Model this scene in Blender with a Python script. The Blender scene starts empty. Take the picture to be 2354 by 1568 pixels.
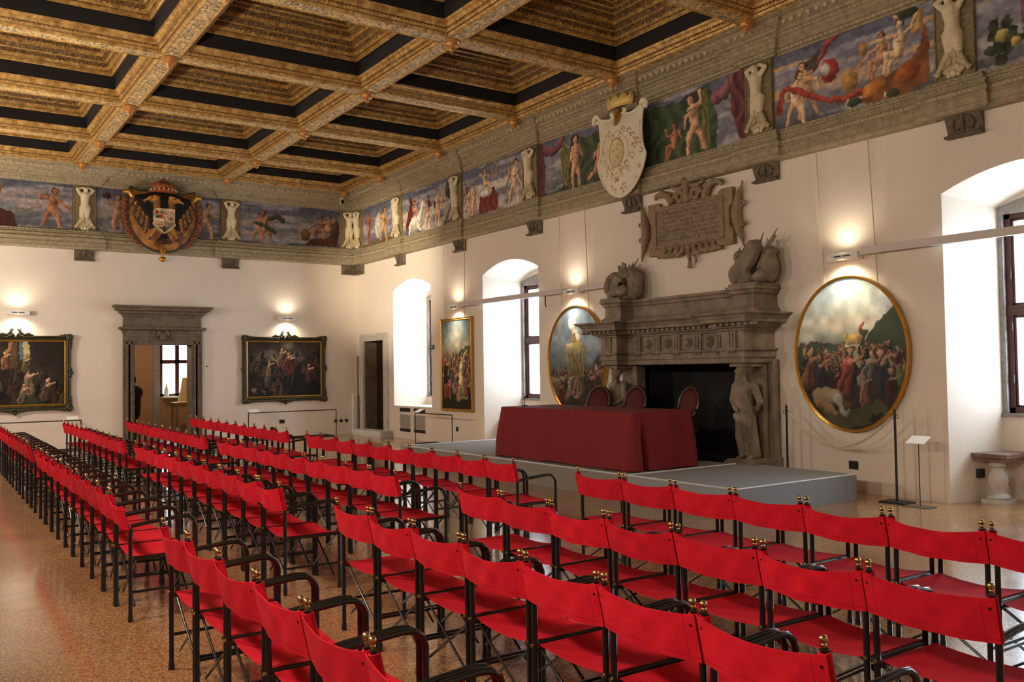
import bpy, math, random
import numpy as np
from mathutils import Vector, Matrix
random.seed(7)
C = bpy.context.scene.collection
PI = math.pi
WORLD, UP, DOWN, CORNER, EXPO, FILL = 11.0, 12.0, 34.0, 5500.0, .8, 195.0
D = bpy.data

# ------------------------------------------------------------------ materials
def s2l(c):
    return tuple((v/12.92 if v <= .04045 else ((v+.055)/1.055)**2.4) for v in c)
def rgb(r, g, b):
    return s2l((r/255, g/255, b/255))
class NT:
    def __init__(self, name):
        self.m = D.materials.new(name); self.m.use_nodes = True
        self.t = self.m.node_tree; self.b = self.t.nodes['Principled BSDF']
    def n(self, typ, **kw):
        nd = self.t.nodes.new(typ)
        for k, v in kw.items():
            if k.startswith('i_'):
                nd.inputs[k[2:].replace('_', ' ')].default_value = v
            else: setattr(nd, k, v)
        return nd
    def l(self, a, b): self.t.links.new(a, b)
    def ramp(self, fac, stops):
        r = self.n('ShaderNodeValToRGB'); e = r.color_ramp.elements
        while len(e) < len(stops): e.new(.5)
        for el, (p, c) in zip(e, stops):
            el.position = p; el.color = (*c, 1)
        self.l(fac, r.inputs[0]); return r.outputs[0]
    def coord(self, scale=(1, 1, 1), kind='Object'):
        tc = self.n('ShaderNodeTexCoord'); mp = self.n('ShaderNodeMapping')
        mp.inputs['Scale'].default_value = scale
        self.l(tc.outputs[kind], mp.inputs[0]); return mp.outputs[0]
    def noise(self, scale, co=None, detail=3, rough=.55, dist=0):
        nd = self.n('ShaderNodeTexNoise'); nd.inputs['Scale'].default_value = scale
        nd.inputs['Detail'].default_value = detail; nd.inputs['Roughness'].default_value = rough
        nd.inputs['Distortion'].default_value = dist
        self.l(co if co else self.coord(), nd.inputs['Vector']); return nd.outputs['Fac']
    def bump(self, h, strength=.3, dist=.01):
        b = self.n('ShaderNodeBump'); b.inputs['Strength'].default_value = strength
        b.inputs['Distance'].default_value = dist
        self.l(h, b.inputs['Height']); self.l(b.outputs[0], self.b.inputs['Normal'])
def mat(name, col, rough=.6, metal=0, var=.0, scale=6, bump=0, bscale=40, spec=.5, coat=0):
    k = NT(name); k.b.inputs['Roughness'].default_value = rough
    k.b.inputs['Metallic'].default_value = metal
    k.b.inputs['Specular IOR Level'].default_value = spec
    if coat: k.b.inputs['Coat Weight'].default_value = coat
    c = rgb(*col)
    if var:
        lo = tuple(x*(1-var) for x in c); hi = tuple(min(1, x*(1+var)) for x in c)
        f = k.noise(scale); k.l(k.ramp(f, [(.3, lo), (.7, hi)]), k.b.inputs['Base Color'])
    else: k.b.inputs['Base Color'].default_value = (*c, 1)
    if bump: k.bump(k.noise(bscale), bump, .01)
    return k.m
M = {}
M['plaster'] = mat('cream_plaster', (230, 218, 203), .85, var=.03, scale=1.3, bump=.05, bscale=30)
M['niche'] = M['plaster']
M['stonegrey'] = mat('grey_limestone', (128, 112, 96), .75, var=.28, scale=9, bump=.35, bscale=60)
M['firestone'] = mat('weathered_fireplace_stone', (132, 117, 99), .75, var=.38, scale=5, bump=.5, bscale=45)
M['cartouche'] = mat('tablet_stone', (144, 122, 94), .8, var=.3, scale=14, bump=.4, bscale=70)
M['doorstone'] = mat('brown_door_stone', (106, 92, 76), .75, var=.3, scale=8, bump=.35, bscale=50)
M['sillstone'] = mat('grey_window_surround_stone', (138, 134, 130), .8, var=.2, scale=20)
M['corbel'] = mat('dark_corbel_paint', (104, 90, 74), .75, var=.4, scale=16, bump=.5, bscale=40)
M['moulding'] = mat('olive_beige_painted_moulding', (156, 142, 113), .7, var=.25, scale=12, bump=.3, bscale=70)
M['stucco'] = mat('cream_stucco', (222, 208, 172), .7, var=.12, scale=12, bump=.2, bscale=30)
M['mouldhi'] = mat('raised_moulding_paint', (190, 174, 138), .7, var=.15, scale=20)
M['leaf'] = mat('cream_leaf_relief', (196, 180, 142), .7, var=.3, scale=26, bump=.4, bscale=40)
M['acanthus'] = mat('shaded_acanthus_paint', (132, 116, 84), .8, var=.4, scale=22, bump=.6, bscale=40)  # backing darkened in colour to stand in for shade behind the herms
M['wood'] = mat('dark_red_window_wood', (72, 26, 24), .45, var=.15, scale=8)
M['door'] = mat('dark_door_wood', (44, 26, 22), .4, var=.3, scale=5)
M['ochre'] = mat('ochre_wall_paint', (160, 126, 94), .85, var=.05, scale=2)
M['black'] = mat('black_gloss_tube', (14, 13, 14), .28, spec=.5, coat=.3)
M['blackmat'] = mat('black_matt', (22, 20, 20), .6)
M['soot_shade'] = mat('soot_and_opening_shade', (26, 24, 25), .9, var=.6, scale=2.2)
M['rubber'] = mat('black_rubber', (20, 20, 21), .7)
M['brass'] = mat('aged_brass', (178, 150, 96), .25, metal=1)
M['gold'] = mat('gilt_frame', (190, 140, 54), .35, metal=.7, var=.2, scale=20)
M['greenframe'] = mat('dark_green_gilt_frame', (58, 56, 38), .45, metal=.3, var=.5, scale=25, bump=.5, bscale=40)
M['white'] = mat('white_enamel', (226, 224, 218), .45)
M['paper'] = mat('white_card', (238, 236, 228), .7)
M['track'] = mat('pale_grey_track', (205, 196, 190), .5)
M['grille'] = mat('grey_grille_metal', (168, 160, 152), .5)
M['green'] = mat('green_exit_sign', (28, 96, 66), .5)
M['carpet'] = mat('grey_stage_carpet', (136, 138, 140), .92, var=.1, scale=60, bump=.2, bscale=200)
M['hearth'] = mat('brown_grey_stage_carpet', (128, 120, 108), .9, var=.1, scale=60)
M['edge'] = mat('white_stage_edge', (205, 208, 214), .5)
M['cloth'] = mat('deep_red_tablecloth', (116, 14, 22), .85, var=.08, scale=90, bump=.15, bscale=250)
M['velvet'] = mat('dark_red_velvet', (78, 10, 20), .8)
M['darkwood'] = mat('polished_dark_wood', (60, 30, 20), .3)
M['rope'] = mat('cream_cord', (196, 182, 150), .8, var=.3, scale=200)
M['marble'] = mat('red_grey_marble_top', (120, 92, 84), .4, var=.35, scale=10)
M['palemarble'] = mat('pale_marble', (196, 190, 180), .5, var=.15, scale=8)
M['coat'] = mat('dark_overcoat', (26, 18, 20), .8)
M['skin'] = mat('skin', (196, 150, 124), .6)
M['whitegold'] = mat('ivory_shield_paint', (235, 226, 200), .5)
M['boss'] = mat('rosy_gilt_boss', (196, 138, 74), .4, metal=.4, var=.3, scale=20)
M['iron'] = mat('dark_bronze_rail', (46, 40, 34), .4, metal=.5)

# terrazzo floor
k = NT('terrazzo_floor'); co = k.coord()
v = k.n('ShaderNodeTexVoronoi'); v.inputs['Scale'].default_value = 105; k.l(co, v.inputs['Vector'])
sep = k.n('ShaderNodeSeparateColor'); k.l(v.outputs['Color'], sep.inputs[0])
base = k.ramp(sep.outputs[0], [(0, rgb(122, 80, 48)), (.3, rgb(156, 108, 66)), (.6, rgb(172, 126, 82)), (.85, rgb(194, 154, 110)), (1, rgb(104, 72, 48))])
big = k.noise(1.1, co, 2); mx = k.n('ShaderNodeMix', data_type='RGBA', blend_type='MULTIPLY')
mx.inputs['Factor'].default_value = .55; k.l(base, mx.inputs['A'])
k.l(k.ramp(big, [(.3, (.72, .68, .66)), (.7, (1, 1, 1))]), mx.inputs['B'])
k.l(mx.outputs['Result'], k.b.inputs['Base Color'])
k.l(k.ramp(k.noise(2.0, co, 2), [(.3, (.16,)*3), (.7, (.27,)*3)]), k.b.inputs['Roughness'])
k.b.inputs['Specular IOR Level'].default_value = .75; k.b.inputs['Coat Weight'].default_value = .35; k.b.inputs['Coat Roughness'].default_value = .1
M['floor'] = k.m

# red canvas, with stitched seams and eyelets placed in object space
def canvas(name, seat):
    k = NT(name); k.b.inputs['Roughness'].default_value = .85
    tc = k.n('ShaderNodeTexCoord'); sp = k.n('ShaderNodeSeparateXYZ'); k.l(tc.outputs['Object'], sp.inputs[0])
    inf = k.n('ShaderNodeObjectInfo')
    c0 = k.ramp(k.noise(7, tc.outputs['Object'], 2), [(.3, rgb(178, 16, 32)), (.7, rgb(204, 24, 40))])
    hs = k.n('ShaderNodeHueSaturation'); k.l(c0, hs.inputs['Color'])
    mr = k.n('ShaderNodeMapRange'); mr.inputs['To Min'].default_value = .88; mr.inputs['To Max'].default_value = 1.1
    k.l(inf.outputs['Random'], mr.inputs['Value']); k.l(mr.outputs[0], hs.inputs['Value'])
    def m(op, a, b=None, c=None):
        nd = k.n('ShaderNodeMath', operation=op)
        for i, x in enumerate((a, b, c)):
            if x is None: continue
            if isinstance(x, (int, float)): nd.inputs[i].default_value = x
            else: k.l(x, nd.inputs[i])
        return nd.outputs[0]
    ay = m('ABSOLUTE', sp.outputs['Y'])
    seam = m('COMPARE', ay, .228 if not seat else .236, .0018)
    if not seat:
        s2 = m('COMPARE', sp.outputs['Z'], .665, .0015); seam = m('MAXIMUM', seam, s2)
        dy = m('SUBTRACT', ay, .259); dz = m('SUBTRACT', sp.outputs['Z'], .783)
        d = m('SQRT', m('ADD', m('MULTIPLY', dy, dy), m('MULTIPLY', dz, dz)))
        seam = m('MAXIMUM', m('MULTIPLY', seam, .45), m('LESS_THAN', d, .0065))
    else: seam = m('MULTIPLY', seam, .45)
    mx = k.n('ShaderNodeMix', data_type='RGBA'); k.l(seam, mx.inputs['Factor'])
    k.l(hs.outputs[0], mx.inputs['A']); mx.inputs['B'].default_value = (*rgb(50, 8, 10), 1)
    k.l(mx.outputs['Result'], k.b.inputs['Base Color'])
    k.bump(k.noise(350, tc.outputs['Object'], 1), .15, .002)
    k.b.inputs['Specular IOR Level'].default_value = .15
    return k.m
M['canvas'] = canvas('red_canvas_back', False); M['seatcanvas'] = canvas('red_canvas_seat', True)

# gilded ceiling
def gilt(name, cols, scale, dist, metal=.35, rough=.45, bump=.6, co=(1, 1, 1)):
    k = NT(name); c = k.coord(co, 'Object')
    f = k.noise(scale, c, 4, .6, dist)
    k.l(k.ramp(f, cols), k.b.inputs['Base Color'])
    k.b.inputs['Metallic'].default_value = metal; k.b.inputs['Roughness'].default_value = rough
    k.bump(f, bump, .02); return k.m
M['cgold'] = gilt('ceiling_gilding', [(.3, rgb(128, 92, 44)), (.5, rgb(184, 142, 76)), (.72, rgb(226, 190, 118))], 9, .6, .3, .42, .3)
M['cbrown'] = gilt('ceiling_brown_gilt_carving', [(.34, rgb(60, 42, 22)), (.5, rgb(110, 80, 42)), (.66, rgb(168, 132, 76))], 24, 1., .15, .5, .5)
M['ccarve'] = gilt('ceiling_scroll_carving', [(.38, rgb(84, 94, 88)), (.46, rgb(140, 120, 84)), (.53, rgb(220, 184, 124)), (.75, rgb(242, 214, 160))], 15, 1.6, .1, .5, .9)
M['cblack'] = mat('ceiling_black_band', (20, 16, 18), .8, var=.3, scale=10)
M['cpanel'] = gilt('ceiling_dark_panel', [(.3, rgb(38, 42, 36)), (.6, rgb(66, 68, 54)), (.8, rgb(110, 88, 50))], 6, 2.5, 0, .6, .3)
k = NT('painted_surface'); at = k.n('ShaderNodeVertexColor'); at.layer_name = 'Col'
k.l(at.outputs[0], k.b.inputs['Base Color']); k.b.inputs['Roughness'].default_value = .55
k.b.inputs['Specular IOR Level'].default_value = .25; M['paint'] = k.m
k = NT('window_glass'); g = k.t.nodes; k.t.nodes.remove(k.b)
tr = k.n('ShaderNodeBsdfTransparent'); gl = k.n('ShaderNodeBsdfGlossy'); gl.inputs['Roughness'].default_value = .05
ms = k.n('ShaderNodeMixShader'); ms.inputs[0].default_value = .06
k.l(tr.outputs[0], ms.inputs[1]); k.l(gl.outputs[0], ms.inputs[2]); k.l(ms.outputs[0], k.t.nodes['Material Output'].inputs[0])
M['glass'] = k.m

# ------------------------------------------------------------------ mesh builder
def wl(o):
    v = Vector((0, 0, 0))
    while o is not None: v += o.location; o = o.parent
    return v
def tag(o, label=None, cat=None, group=None, kind=None):
    if label: o['label'] = label
    if cat: o['category'] = cat
    if group: o['group'] = group
    if kind: o['kind'] = kind
    return o
def empty(name, loc, label=None, cat=None, group=None, kind=None):
    o = D.objects.new(name, None); C.objects.link(o); o.location = loc
    o.empty_display_size = .1
    return tag(o, label, cat, group, kind)
class MB:
    def __init__(s): s.v = []; s.f = []; s.m = []; s.T = None
    def add(s, vs, fs, mi=0):
        b = len(s.v)
        if s.T is not None: vs = [tuple(s.T @ Vector(p)) for p in vs]
        s.v += [tuple(p) for p in vs]; s.f += [tuple(i+b for i in f) for f in fs]; s.m += [mi]*len(fs)
        return s
    def box(s, a, b, mi=0):
        x0, x1 = sorted((a[0], b[0])); y0, y1 = sorted((a[1], b[1])); z0, z1 = sorted((a[2], b[2]))
        return s.add([(x0, y0, z0), (x1, y0, z0), (x1, y1, z0), (x0, y1, z0), (x0, y0, z1), (x1, y0, z1), (x1, y1, z1), (x0, y1, z1)],
                     [(3, 2, 1, 0), (4, 5, 6, 7), (0, 1, 5, 4), (1, 2, 6, 5), (2, 3, 7, 6), (3, 0, 4, 7)], mi)
    def rings(s, rs, closed=True, cap=False, mi=0, wrap=False):
        n = len(rs[0]); vs = [p for r in rs for p in r]; fs = []
        R = len(rs)
        for i in range(R if wrap else R-1):
            i2 = (i+1) % R
            for j in range(n if closed else n-1):
                j2 = (j+1) % n; fs.append((i*n+j, i*n+j2, i2*n+j2, i2*n+j))
        if cap: fs.append(tuple(range(n))[::-1]); fs.append(tuple((R-1)*n+j for j in range(n)))
        return s.add(vs, fs, mi)
    def tube(s, pts, r, seg=8, mi=0, cap=True, closed=False):
        pts = [Vector(p) for p in pts]; n = len(pts)
        rr = r if isinstance(r, (list, tuple)) else [r]*n
        rs = []; prev = None
        for i, p in enumerate(pts):
            if closed: t = (pts[(i+1) % n]-pts[i-1])
            else: t = (pts[min(i+1, n-1)]-pts[max(i-1, 0)])
            t = t.normalized() if t.length > 1e-9 else Vector((0, 0, 1))
            if prev is None:
                a = Vector((0, 0, 1)) if abs(t.z) < .9 else Vector((1, 0, 0))
                u = t.cross(a).normalized()
            else:
                u = (prev-t*prev.dot(t)).normalized()
            prev = u; w = t.cross(u)
            rs.append([tuple(p+(u*math.cos(2*PI*k/seg)+w*math.sin(2*PI*k/seg))*rr[i]) for k in range(seg)])
        return s.rings(rs, True, cap and not closed, mi, wrap=closed)
    def ball(s, c, r, seg=10, rg=7, mi=0):
        rx, ry, rz = r if isinstance(r, (list, tuple)) else (r, r, r)
        rs = []
        for i in range(rg+1):
            a = -PI/2+PI*(.02+.96*i/rg)
            rs.append([(c[0]+rx*math.cos(a)*math.cos(2*PI*k/seg), c[1]+ry*math.cos(a)*math.sin(2*PI*k/seg), c[2]+rz*math.sin(a)) for k in range(seg)])
        return s.rings(rs, True, True, mi)
    def lathe(s, prof, c=(0, 0, 0), seg=16, mi=0):
        return s.rings([[(c[0]+r*math.cos(2*PI*k/seg), c[1]+r*math.sin(2*PI*k/seg), c[2]+z) for k in range(seg)] for r, z in prof], True, True, mi)
    def cap(s, p0, p1, r0, r1, seg=8):
        p0 = Vector(p0); p1 = Vector(p1); d = p1-p0
        ps = []; rs = []
        L = d.length; d = d.normalized()
        for a in (.15, .5, .8): ps.append(p0-d*r0*math.cos(a*PI/2)); rs.append(r0*math.sin(a*PI/2))
        ps += [p0, p0+d*L*.5, p1]; rs += [r0, (r0+r1)/2, r1]
        for a in (.8, .5, .15): ps.append(p1+d*r1*math.cos(a*PI/2)); rs.append(r1*math.sin(a*PI/2))
        return s.tube(ps, rs, seg)
    def prism(s, out, f, t0, t1, mi=0):
        n = len(out)
        return s.add([f(a, b, t0) for a, b in out]+[f(a, b, t1) for a, b in out],
                     [tuple(range(n))[::-1], tuple(range(n, 2*n))]+[(i, (i+1) % n, n+(i+1) % n, n+i) for i in range(n)], mi)
    def build(s, name, mats, parent=None, smooth=None, loc=None, bevel=0):
        me = D.meshes.new(name); v = np.array(s.v, dtype=float)
        if parent is not None: off = np.array(wl(parent)); L = Vector((0, 0, 0))
        else:
            if loc is None:
                mn, mx_ = v.min(0), v.max(0); L = Vector(((mn[0]+mx_[0])/2, (mn[1]+mx_[1])/2, mn[2]))
            else: L = Vector(loc)
            off = np.array(L)
        me.from_pydata((v-off).tolist(), [], s.f)
        if not isinstance(mats, (list, tuple)): mats = [mats]
        for m in mats: me.materials.append(m)
        me.polygons.foreach_set('material_index', s.m)
        import bmesh
        bm = bmesh.new(); bm.from_mesh(me); bmesh.ops.recalc_face_normals(bm, faces=bm.faces)
        if bevel: bmesh.ops.bevel(bm, geom=[e for e in bm.edges if e.calc_face_angle(0) > .6], offset=bevel, segments=1, affect='EDGES')
        bm.to_mesh(me); bm.free()
        if smooth is not None:
            me.polygons.foreach_set('use_smooth', [True]*len(me.polygons))
            me.set_sharp_from_angle(angle=math.radians(smooth))
        o = D.objects.new(name, me); C.objects.link(o); o.location = L
        if parent is not None: o.parent = parent
        return o
def fuse(o, vox, sm=4):
    """melt the overlapping volumes of a mesh into one continuous surface"""
    m = o.modifiers.new('r', 'REMESH'); m.mode = 'VOXEL'; m.voxel_size = vox; m.use_smooth_shade = True
    if sm: q = o.modifiers.new('s', 'SMOOTH'); q.iterations = sm; q.factor = .5
    bpy.context.view_layer.update()
    dg = bpy.context.evaluated_depsgraph_get(); me = D.meshes.new_from_object(o.evaluated_get(dg))
    mats = [x for x in o.data.materials]; o.modifiers.clear(); o.data = me
    me.materials.clear()
    for x in mats: me.materials.append(x)
    me.polygons.foreach_set('material_index', [0]*len(me.polygons))
    me.polygons.foreach_set('use_smooth', [True]*len(me.polygons))
    return o
def copy_tree(o, parent=None):
    c = o.copy(); C.objects.link(c); c.parent = parent
    for ch in list(o.children): copy_tree(ch, c)
    return c
RW = lambda a, b, c: (-c, -a, b)      # right wall: a = distance along the wall from the corner, b up, c out into the room
BW = lambda a, b, c: (a, -c, b)       # back wall: a = x, b up, c out into the room
def sweep(mb, path, prof, mi=0, closed=False, side=1):
    """profile (out, z) carried along a plan path with mitred corners"""
    P = [Vector((p[0], p[1])) for p in path]; n = len(P); rs = []
    for i in range(n):
        def nrm(a, b): d = (P[b]-P[a]).normalized(); return Vector((d.y, -d.x))*side
        if closed: n0 = nrm(i-1, i); n1 = nrm(i, (i+1) % n)
        else:
            n0 = nrm(i-1, i) if i > 0 else nrm(0, 1); n1 = nrm(i, i+1) if i < n-1 else n0
        mtr = (n0+n1)/(1+n0.dot(n1))
        rs.append([(P[i].x+mtr.x*o, P[i].y+mtr.y*o, z) for o, z in prof])
    return mb.rings(rs, False, False, mi, wrap=closed)
def frame_loop(mb, f, a0, b0, a1, b1, prof, mi=0):
    """rectangular loop in a wall plane, profile (grow, out)"""
    rs = [[f(a0-g, b0-g, c), f(a1+g, b0-g, c), f(a1+g, b1+g, c), f(a0-g, b1+g, c)] for g, c in prof]
    return mb.rings(rs, True, False, mi)

# ------------------------------------------------------------------ painter
rng = np.random.default_rng(5)
def vnoise(h, w, cells, seed=0):
    r = np.random.default_rng(seed); ch, cw = cells
    g = r.random((ch+2, cw+2)); y = np.linspace(0, ch, h, endpoint=False); x = np.linspace(0, cw, w, endpoint=False)
    yi = y.astype(int); xi = x.astype(int); fy = y-yi; fx = x-xi
    fy = (fy*fy*(3-2*fy))[:, None]; fx = (fx*fx*(3-2*fx))[None, :]
    a = g[np.ix_(yi, xi)]; b = g[np.ix_(yi, xi+1)]; c = g[np.ix_(yi+1, xi)]; d = g[np.ix_(yi+1, xi+1)]
    return (a*(1-fx)+b*fx)*(1-fy)+(c*(1-fx)+d*fx)*fy
class CV:
    """a small painting in unit-height coordinates, y up"""
    def __init__(s, asp, h, col=(0, 0, 0)):
        s.h = h; s.w = int(h*asp); s.asp = asp
        s.X, s.Y = np.meshgrid((np.arange(s.w)+.5)/h, (np.arange(h)+.5)/h)
        s.c = np.ones((h, s.w, 3))*np.array(col)/255.
    def blend(s, m, col, sl=(slice(None), slice(None))):
        s.c[sl] = s.c[sl]*(1-m[..., None])+col*m[..., None]
    def grad(s, stops):
        ys = [a for a, _ in stops]; cs = np.array([c for _, c in stops])/255.
        for i in range(3): s.c[..., i] = np.interp(s.Y, ys, cs[:, i])
    def clouds(s, col, cells=(6, 5), seed=0, th=.5, amt=.8, lo=0, hi=1):
        n = vnoise(s.h, s.w, cells, seed)*.6+vnoise(s.h, s.w, (cells[0]*2, cells[1]*2), seed+1)*.4
        m = np.clip((n-th)*5, 0, 1)*amt*((s.Y > lo) & (s.Y < hi)); s.blend(m, np.array(col)/255.)
    def bb(s, x0, x1, y0, y1):
        a = max(0, int(x0*s.h)-1); b = min(s.w, int(x1*s.h)+2); c = max(0, int(y0*s.h)-1); d = min(s.h, int(y1*s.h)+2)
        return (slice(c, max(c, d)), slice(a, max(a, b)))
    def cap(s, x0, y0, x1, y1, r0, r1, col, sh=.4, al=1.):
        R = max(r0, r1)*1.2; sl = s.bb(min(x0, x1)-R, max(x0, x1)+R, min(y0, y1)-R, max(y0, y1)+R)
        X = s.X[sl]; Y = s.Y[sl]
        if X.size == 0: return
        dx, dy = x1-x0, y1-y0; L2 = dx*dx+dy*dy+1e-9
        t = np.clip(((X-x0)*dx+(Y-y0)*dy)/L2, 0, 1); px = X-(x0+dx*t); py = Y-(y0+dy*t)
        r = r0+(r1-r0)*t; d = np.sqrt(px*px+py*py); m = np.clip((r-d)*s.h*.8+.5, 0, 1)*al
        q = 1+sh*((-px*.6+py*.6)/r)-.35*sh*(d/r)**2
        s.blend(m, np.clip(np.array(col)/255.*q[..., None], 0, 1), sl)
    def ell(s, cx, cy, rx, ry, col, ang=0, sh=.4, al=1., soft=0):
        R = max(rx, ry)*1.1*(1+soft); sl = s.bb(cx-R, cx+R, cy-R, cy+R); X = s.X[sl]-cx; Y = s.Y[sl]-cy
        if X.size == 0: return
        ca, sa = math.cos(ang), math.sin(ang); u = (X*ca+Y*sa)/rx; v = (-X*sa+Y*ca)/ry
        d = np.sqrt(u*u+v*v)
        m = np.clip((1-d)*(s.h*min(rx, ry) if not soft else 1/soft)+(.5 if not soft else 0), 0, 1)*al
        q = 1+sh*(-u*.5+v*.5)-.3*sh*d*d
        s.blend(m, np.clip(np.array(col)/255.*q[..., None], 0, 1), sl)
    def poly(s, pts, col, al=1., fold=0, fdir=(1, .3), ff=60):
        xs = [p[0] for p in pts]; ys = [p[1] for p in pts]; sl = s.bb(min(xs), max(xs), min(ys), max(ys))
        X = s.X[sl]; Y = s.Y[sl]; ins = np.zeros(X.shape, bool)
        if X.size == 0: return
        n = len(pts)
        for i in range(n):
            x0, y0 = pts[i]; x1, y1 = pts[(i+1) % n]
            if y0 == y1: continue
            c = (Y > min(y0, y1)) & (Y <= max(y0, y1)) & (X < (x1-x0)*(Y-y0)/(y1-y0)+x0); ins ^= c
        q = 1+fold*.55*np.sin((X*fdir[0]+Y*fdir[1])*ff+3*np.sin(Y*9))
        s.blend(ins*al, np.clip(np.array(col)/255.*q[..., None], 0, 1), sl)
    def fig(s, x, y, H, pose='stand', flip=1, skin=(226, 176, 138), hair=(96, 56, 34), arms=None):
        """a nude child figure; y = feet, H = height"""
        P = {'stand': dict(hip=(0, .47), ch=(.02, .70), nk=(.02, .80), hd=(.03, .90), lk=(-.08, .26), lf=(-.07, .02), rk=(.09, .27), rf=(.12, .02)),
             'stride': dict(hip=(0, .45), ch=(-.03, .68), nk=(-.05, .78), hd=(-.08, .88), lk=(-.14, .27), lf=(-.16, .02), rk=(.12, .28), rf=(.2, .04)),
             'kneel': dict(hip=(0, .36), ch=(.08, .60), nk=(.1, .70), hd=(.12, .81), lk=(-.14, .16), lf=(-.32, .04), rk=(.12, .18), rf=(.02, .03)),
             'sit': dict(hip=(0, .34), ch=(.05, .60), nk=(.05, .71), hd=(.04, .83), lk=(-.22, .36), lf=(-.26, .06), rk=(-.12, .26), rf=(-.22, .0))}[pose]
        A = arms or [(-.2, .62, -.26, .80), (.2, .62, .26, .52)]
        q = lambda p: (x+flip*p[0]*H, y+p[1]*H)
        c = lambda a, b, r0, r1, k=1.: s.cap(*q(a), *q(b), r0*H, r1*H, tuple(v*k for v in skin), .45)
        c(P['hip'], P['rk'], .085, .06, .9); c(P['rk'], P['rf'], .055, .032, .9)
        e = A[1]; c((P['ch'][0]+.09, P['ch'][1]+.04), (e[0], e[1]), .042, .036, .92); c((e[0], e[1]), (e[2], e[3]), .036, .026, .95)
        c(P['hip'], P['ch'], .10, .115); c(P['ch'], P['nk'], .10, .045)
        c(P['hip'], P['lk'], .088, .062); c(P['lk'], P['lf'], .056, .034)
        s.cap(*q((P['lf'][0]-.03, P['lf'][1])), *q(P['lf']), .02*H, .03*H, skin)
        e = A[0]; c((P['ch'][0]-.09, P['ch'][1]+.04), (e[0], e[1]), .045, .038); c((e[0], e[1]), (e[2], e[3]), .038, .028)
        hx, hy = q(P['hd']); s.ell(hx, hy+.015*H, .085*H, .085*H, hair, sh=.5); s.ell(hx-.015*flip*H, hy-.012*H, .06*H, .07*H, skin, sh=.4)
        s.ell(hx-.035*flip*H, hy, .012*H, .009*H, (90, 50, 40)); s.ell(hx+.0*flip*H, hy, .012*H, .009*H, (90, 50, 40))
    def drape(s, pts, r, col):
        for i in range(len(pts)-1):
            s.cap(*pts[i], *pts[i+1], r, r*.9, col, .5)
    def grain(s, a=.05, seed=1, warp=.035):
        dx = (vnoise(s.h, s.w, (26, int(26*s.asp)+1), seed+50)-.5)*s.h*warp; dy = (vnoise(s.h, s.w, (26, int(26*s.asp)+1), seed+51)-.5)*s.h*warp
        I, J = np.mgrid[0:s.h, 0:s.w]; s.c = s.c[np.clip((I+dy).astype(int), 0, s.h-1), np.clip((J+dx).astype(int), 0, s.w-1)]
        g = s.c.mean(-1, keepdims=True); s.c = (s.c*.80+g*np.array([1.04, 1., .92])*.20)
        s.c = s.c*(.86+.28*vnoise(s.h, s.w, (18, int(18*s.asp)+1), seed+60)[..., None])
        s.c *= 1+a*(np.random.default_rng(seed).random((s.h, s.w, 1))-.5)*2
        s.c = np.clip(s.c, 0, 1)
    def sample(s, u, v):
        i = np.clip((np.asarray(v)*s.h).astype(int), 0, s.h-1); j = np.clip((np.asarray(u)*s.w).astype(int), 0, s.w-1)
        return s.c[i, j]
def col_attr(me, cols):
    a = me.color_attributes.new('Col', 'FLOAT_COLOR', 'POINT')
    c = np.clip(cols, 0, 1); lin = np.where(c <= .04045, c/12.92, ((c+.055)/1.055)**2.4)
    a.data.foreach_set('color', np.concatenate([lin, np.ones((len(lin), 1))], 1).astype(np.float32).ravel())
def grid_paint(name, fn, nu, nv, cv, parent=None, loc=None):
    """painted surface: fn(u, v) arrays -> (n, 3) positions"""
    u, v = np.meshgrid(np.linspace(0, 1, nu), np.linspace(0, 1, nv)); u = u.ravel(); v = v.ravel()
    P = fn(u, v)
    if parent is not None: off = np.array(wl(parent)); L = (0, 0, 0)
    else: L = P.mean(0); L[2] = P[:, 2].min(); off = L.copy()
    idx = np.arange(nu*nv).reshape(nv, nu)
    F = np.stack([idx[:-1, :-1], idx[:-1, 1:], idx[1:, 1:], idx[1:, :-1]], -1).reshape(-1, 4)
    me = D.meshes.new(name); me.from_pydata((P-off).tolist(), [], F.tolist()); me.materials.append(M['paint'])
    me.polygons.foreach_set('use_smooth', [True]*len(me.polygons))
    col_attr(me, cv.sample(u, v)); o = D.objects.new(name, me); C.objects.link(o); o.location = L
    if parent is not None: o.parent = parent
    return o
def flat_paint(name, f, a0, b0, a1, b1, c, cv, parent=None):
    def fn(u, v): return np.array([f(a0+(a1-a0)*x, b0+(b1-b0)*y, c) for x, y in zip(u, v)])
    return grid_paint(name, fn, cv.w, cv.h, cv, parent)

# ------------------------------------------------------------------ the room
XW, YN, ZC = -11.1, -25.9, 6.6        # left wall x, near wall y, beam soffit height
st = dict(kind='structure')
tag(MB().box((XW-.3, YN-.3, -.2), (1.6, .6, 0)).build('floor', M['floor']), **st)
NICHES = [(2.2, 4.2, .83), (6.53, 8.6, 0.), (17.0, 19.1, 0.), (21.6, 23.7, 0.)]
ZS, ZK = 3.79, 4.03                  # springing and crown of the niche arches
def arch(a0, a1, zs, zk, n=14):
    return [(a0+(a1-a0)*i/n, zs+(zk-zs)*(1-(2*i/n-1)**2)) for i in range(n+1)]
mb = MB(); W = lambda pts: mb.add([RW(*p) for p in pts], [tuple(range(len(pts)))])
DR = (.46, 1.70, .15, 2.54)          # small door opening
def wq(a0, a1, b0, b1, c=0): W([(a0, b0, c), (a1, b0, c), (a1, b1, c), (a0, b1, c)])
wq(0, DR[0], 0, 7.8); wq(DR[0], DR[1], DR[3], 7.8); wq(DR[0], DR[1], 0, DR[2])
prev = DR[1]
FP = (12.87-1.12, 12.87+1.12)
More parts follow.
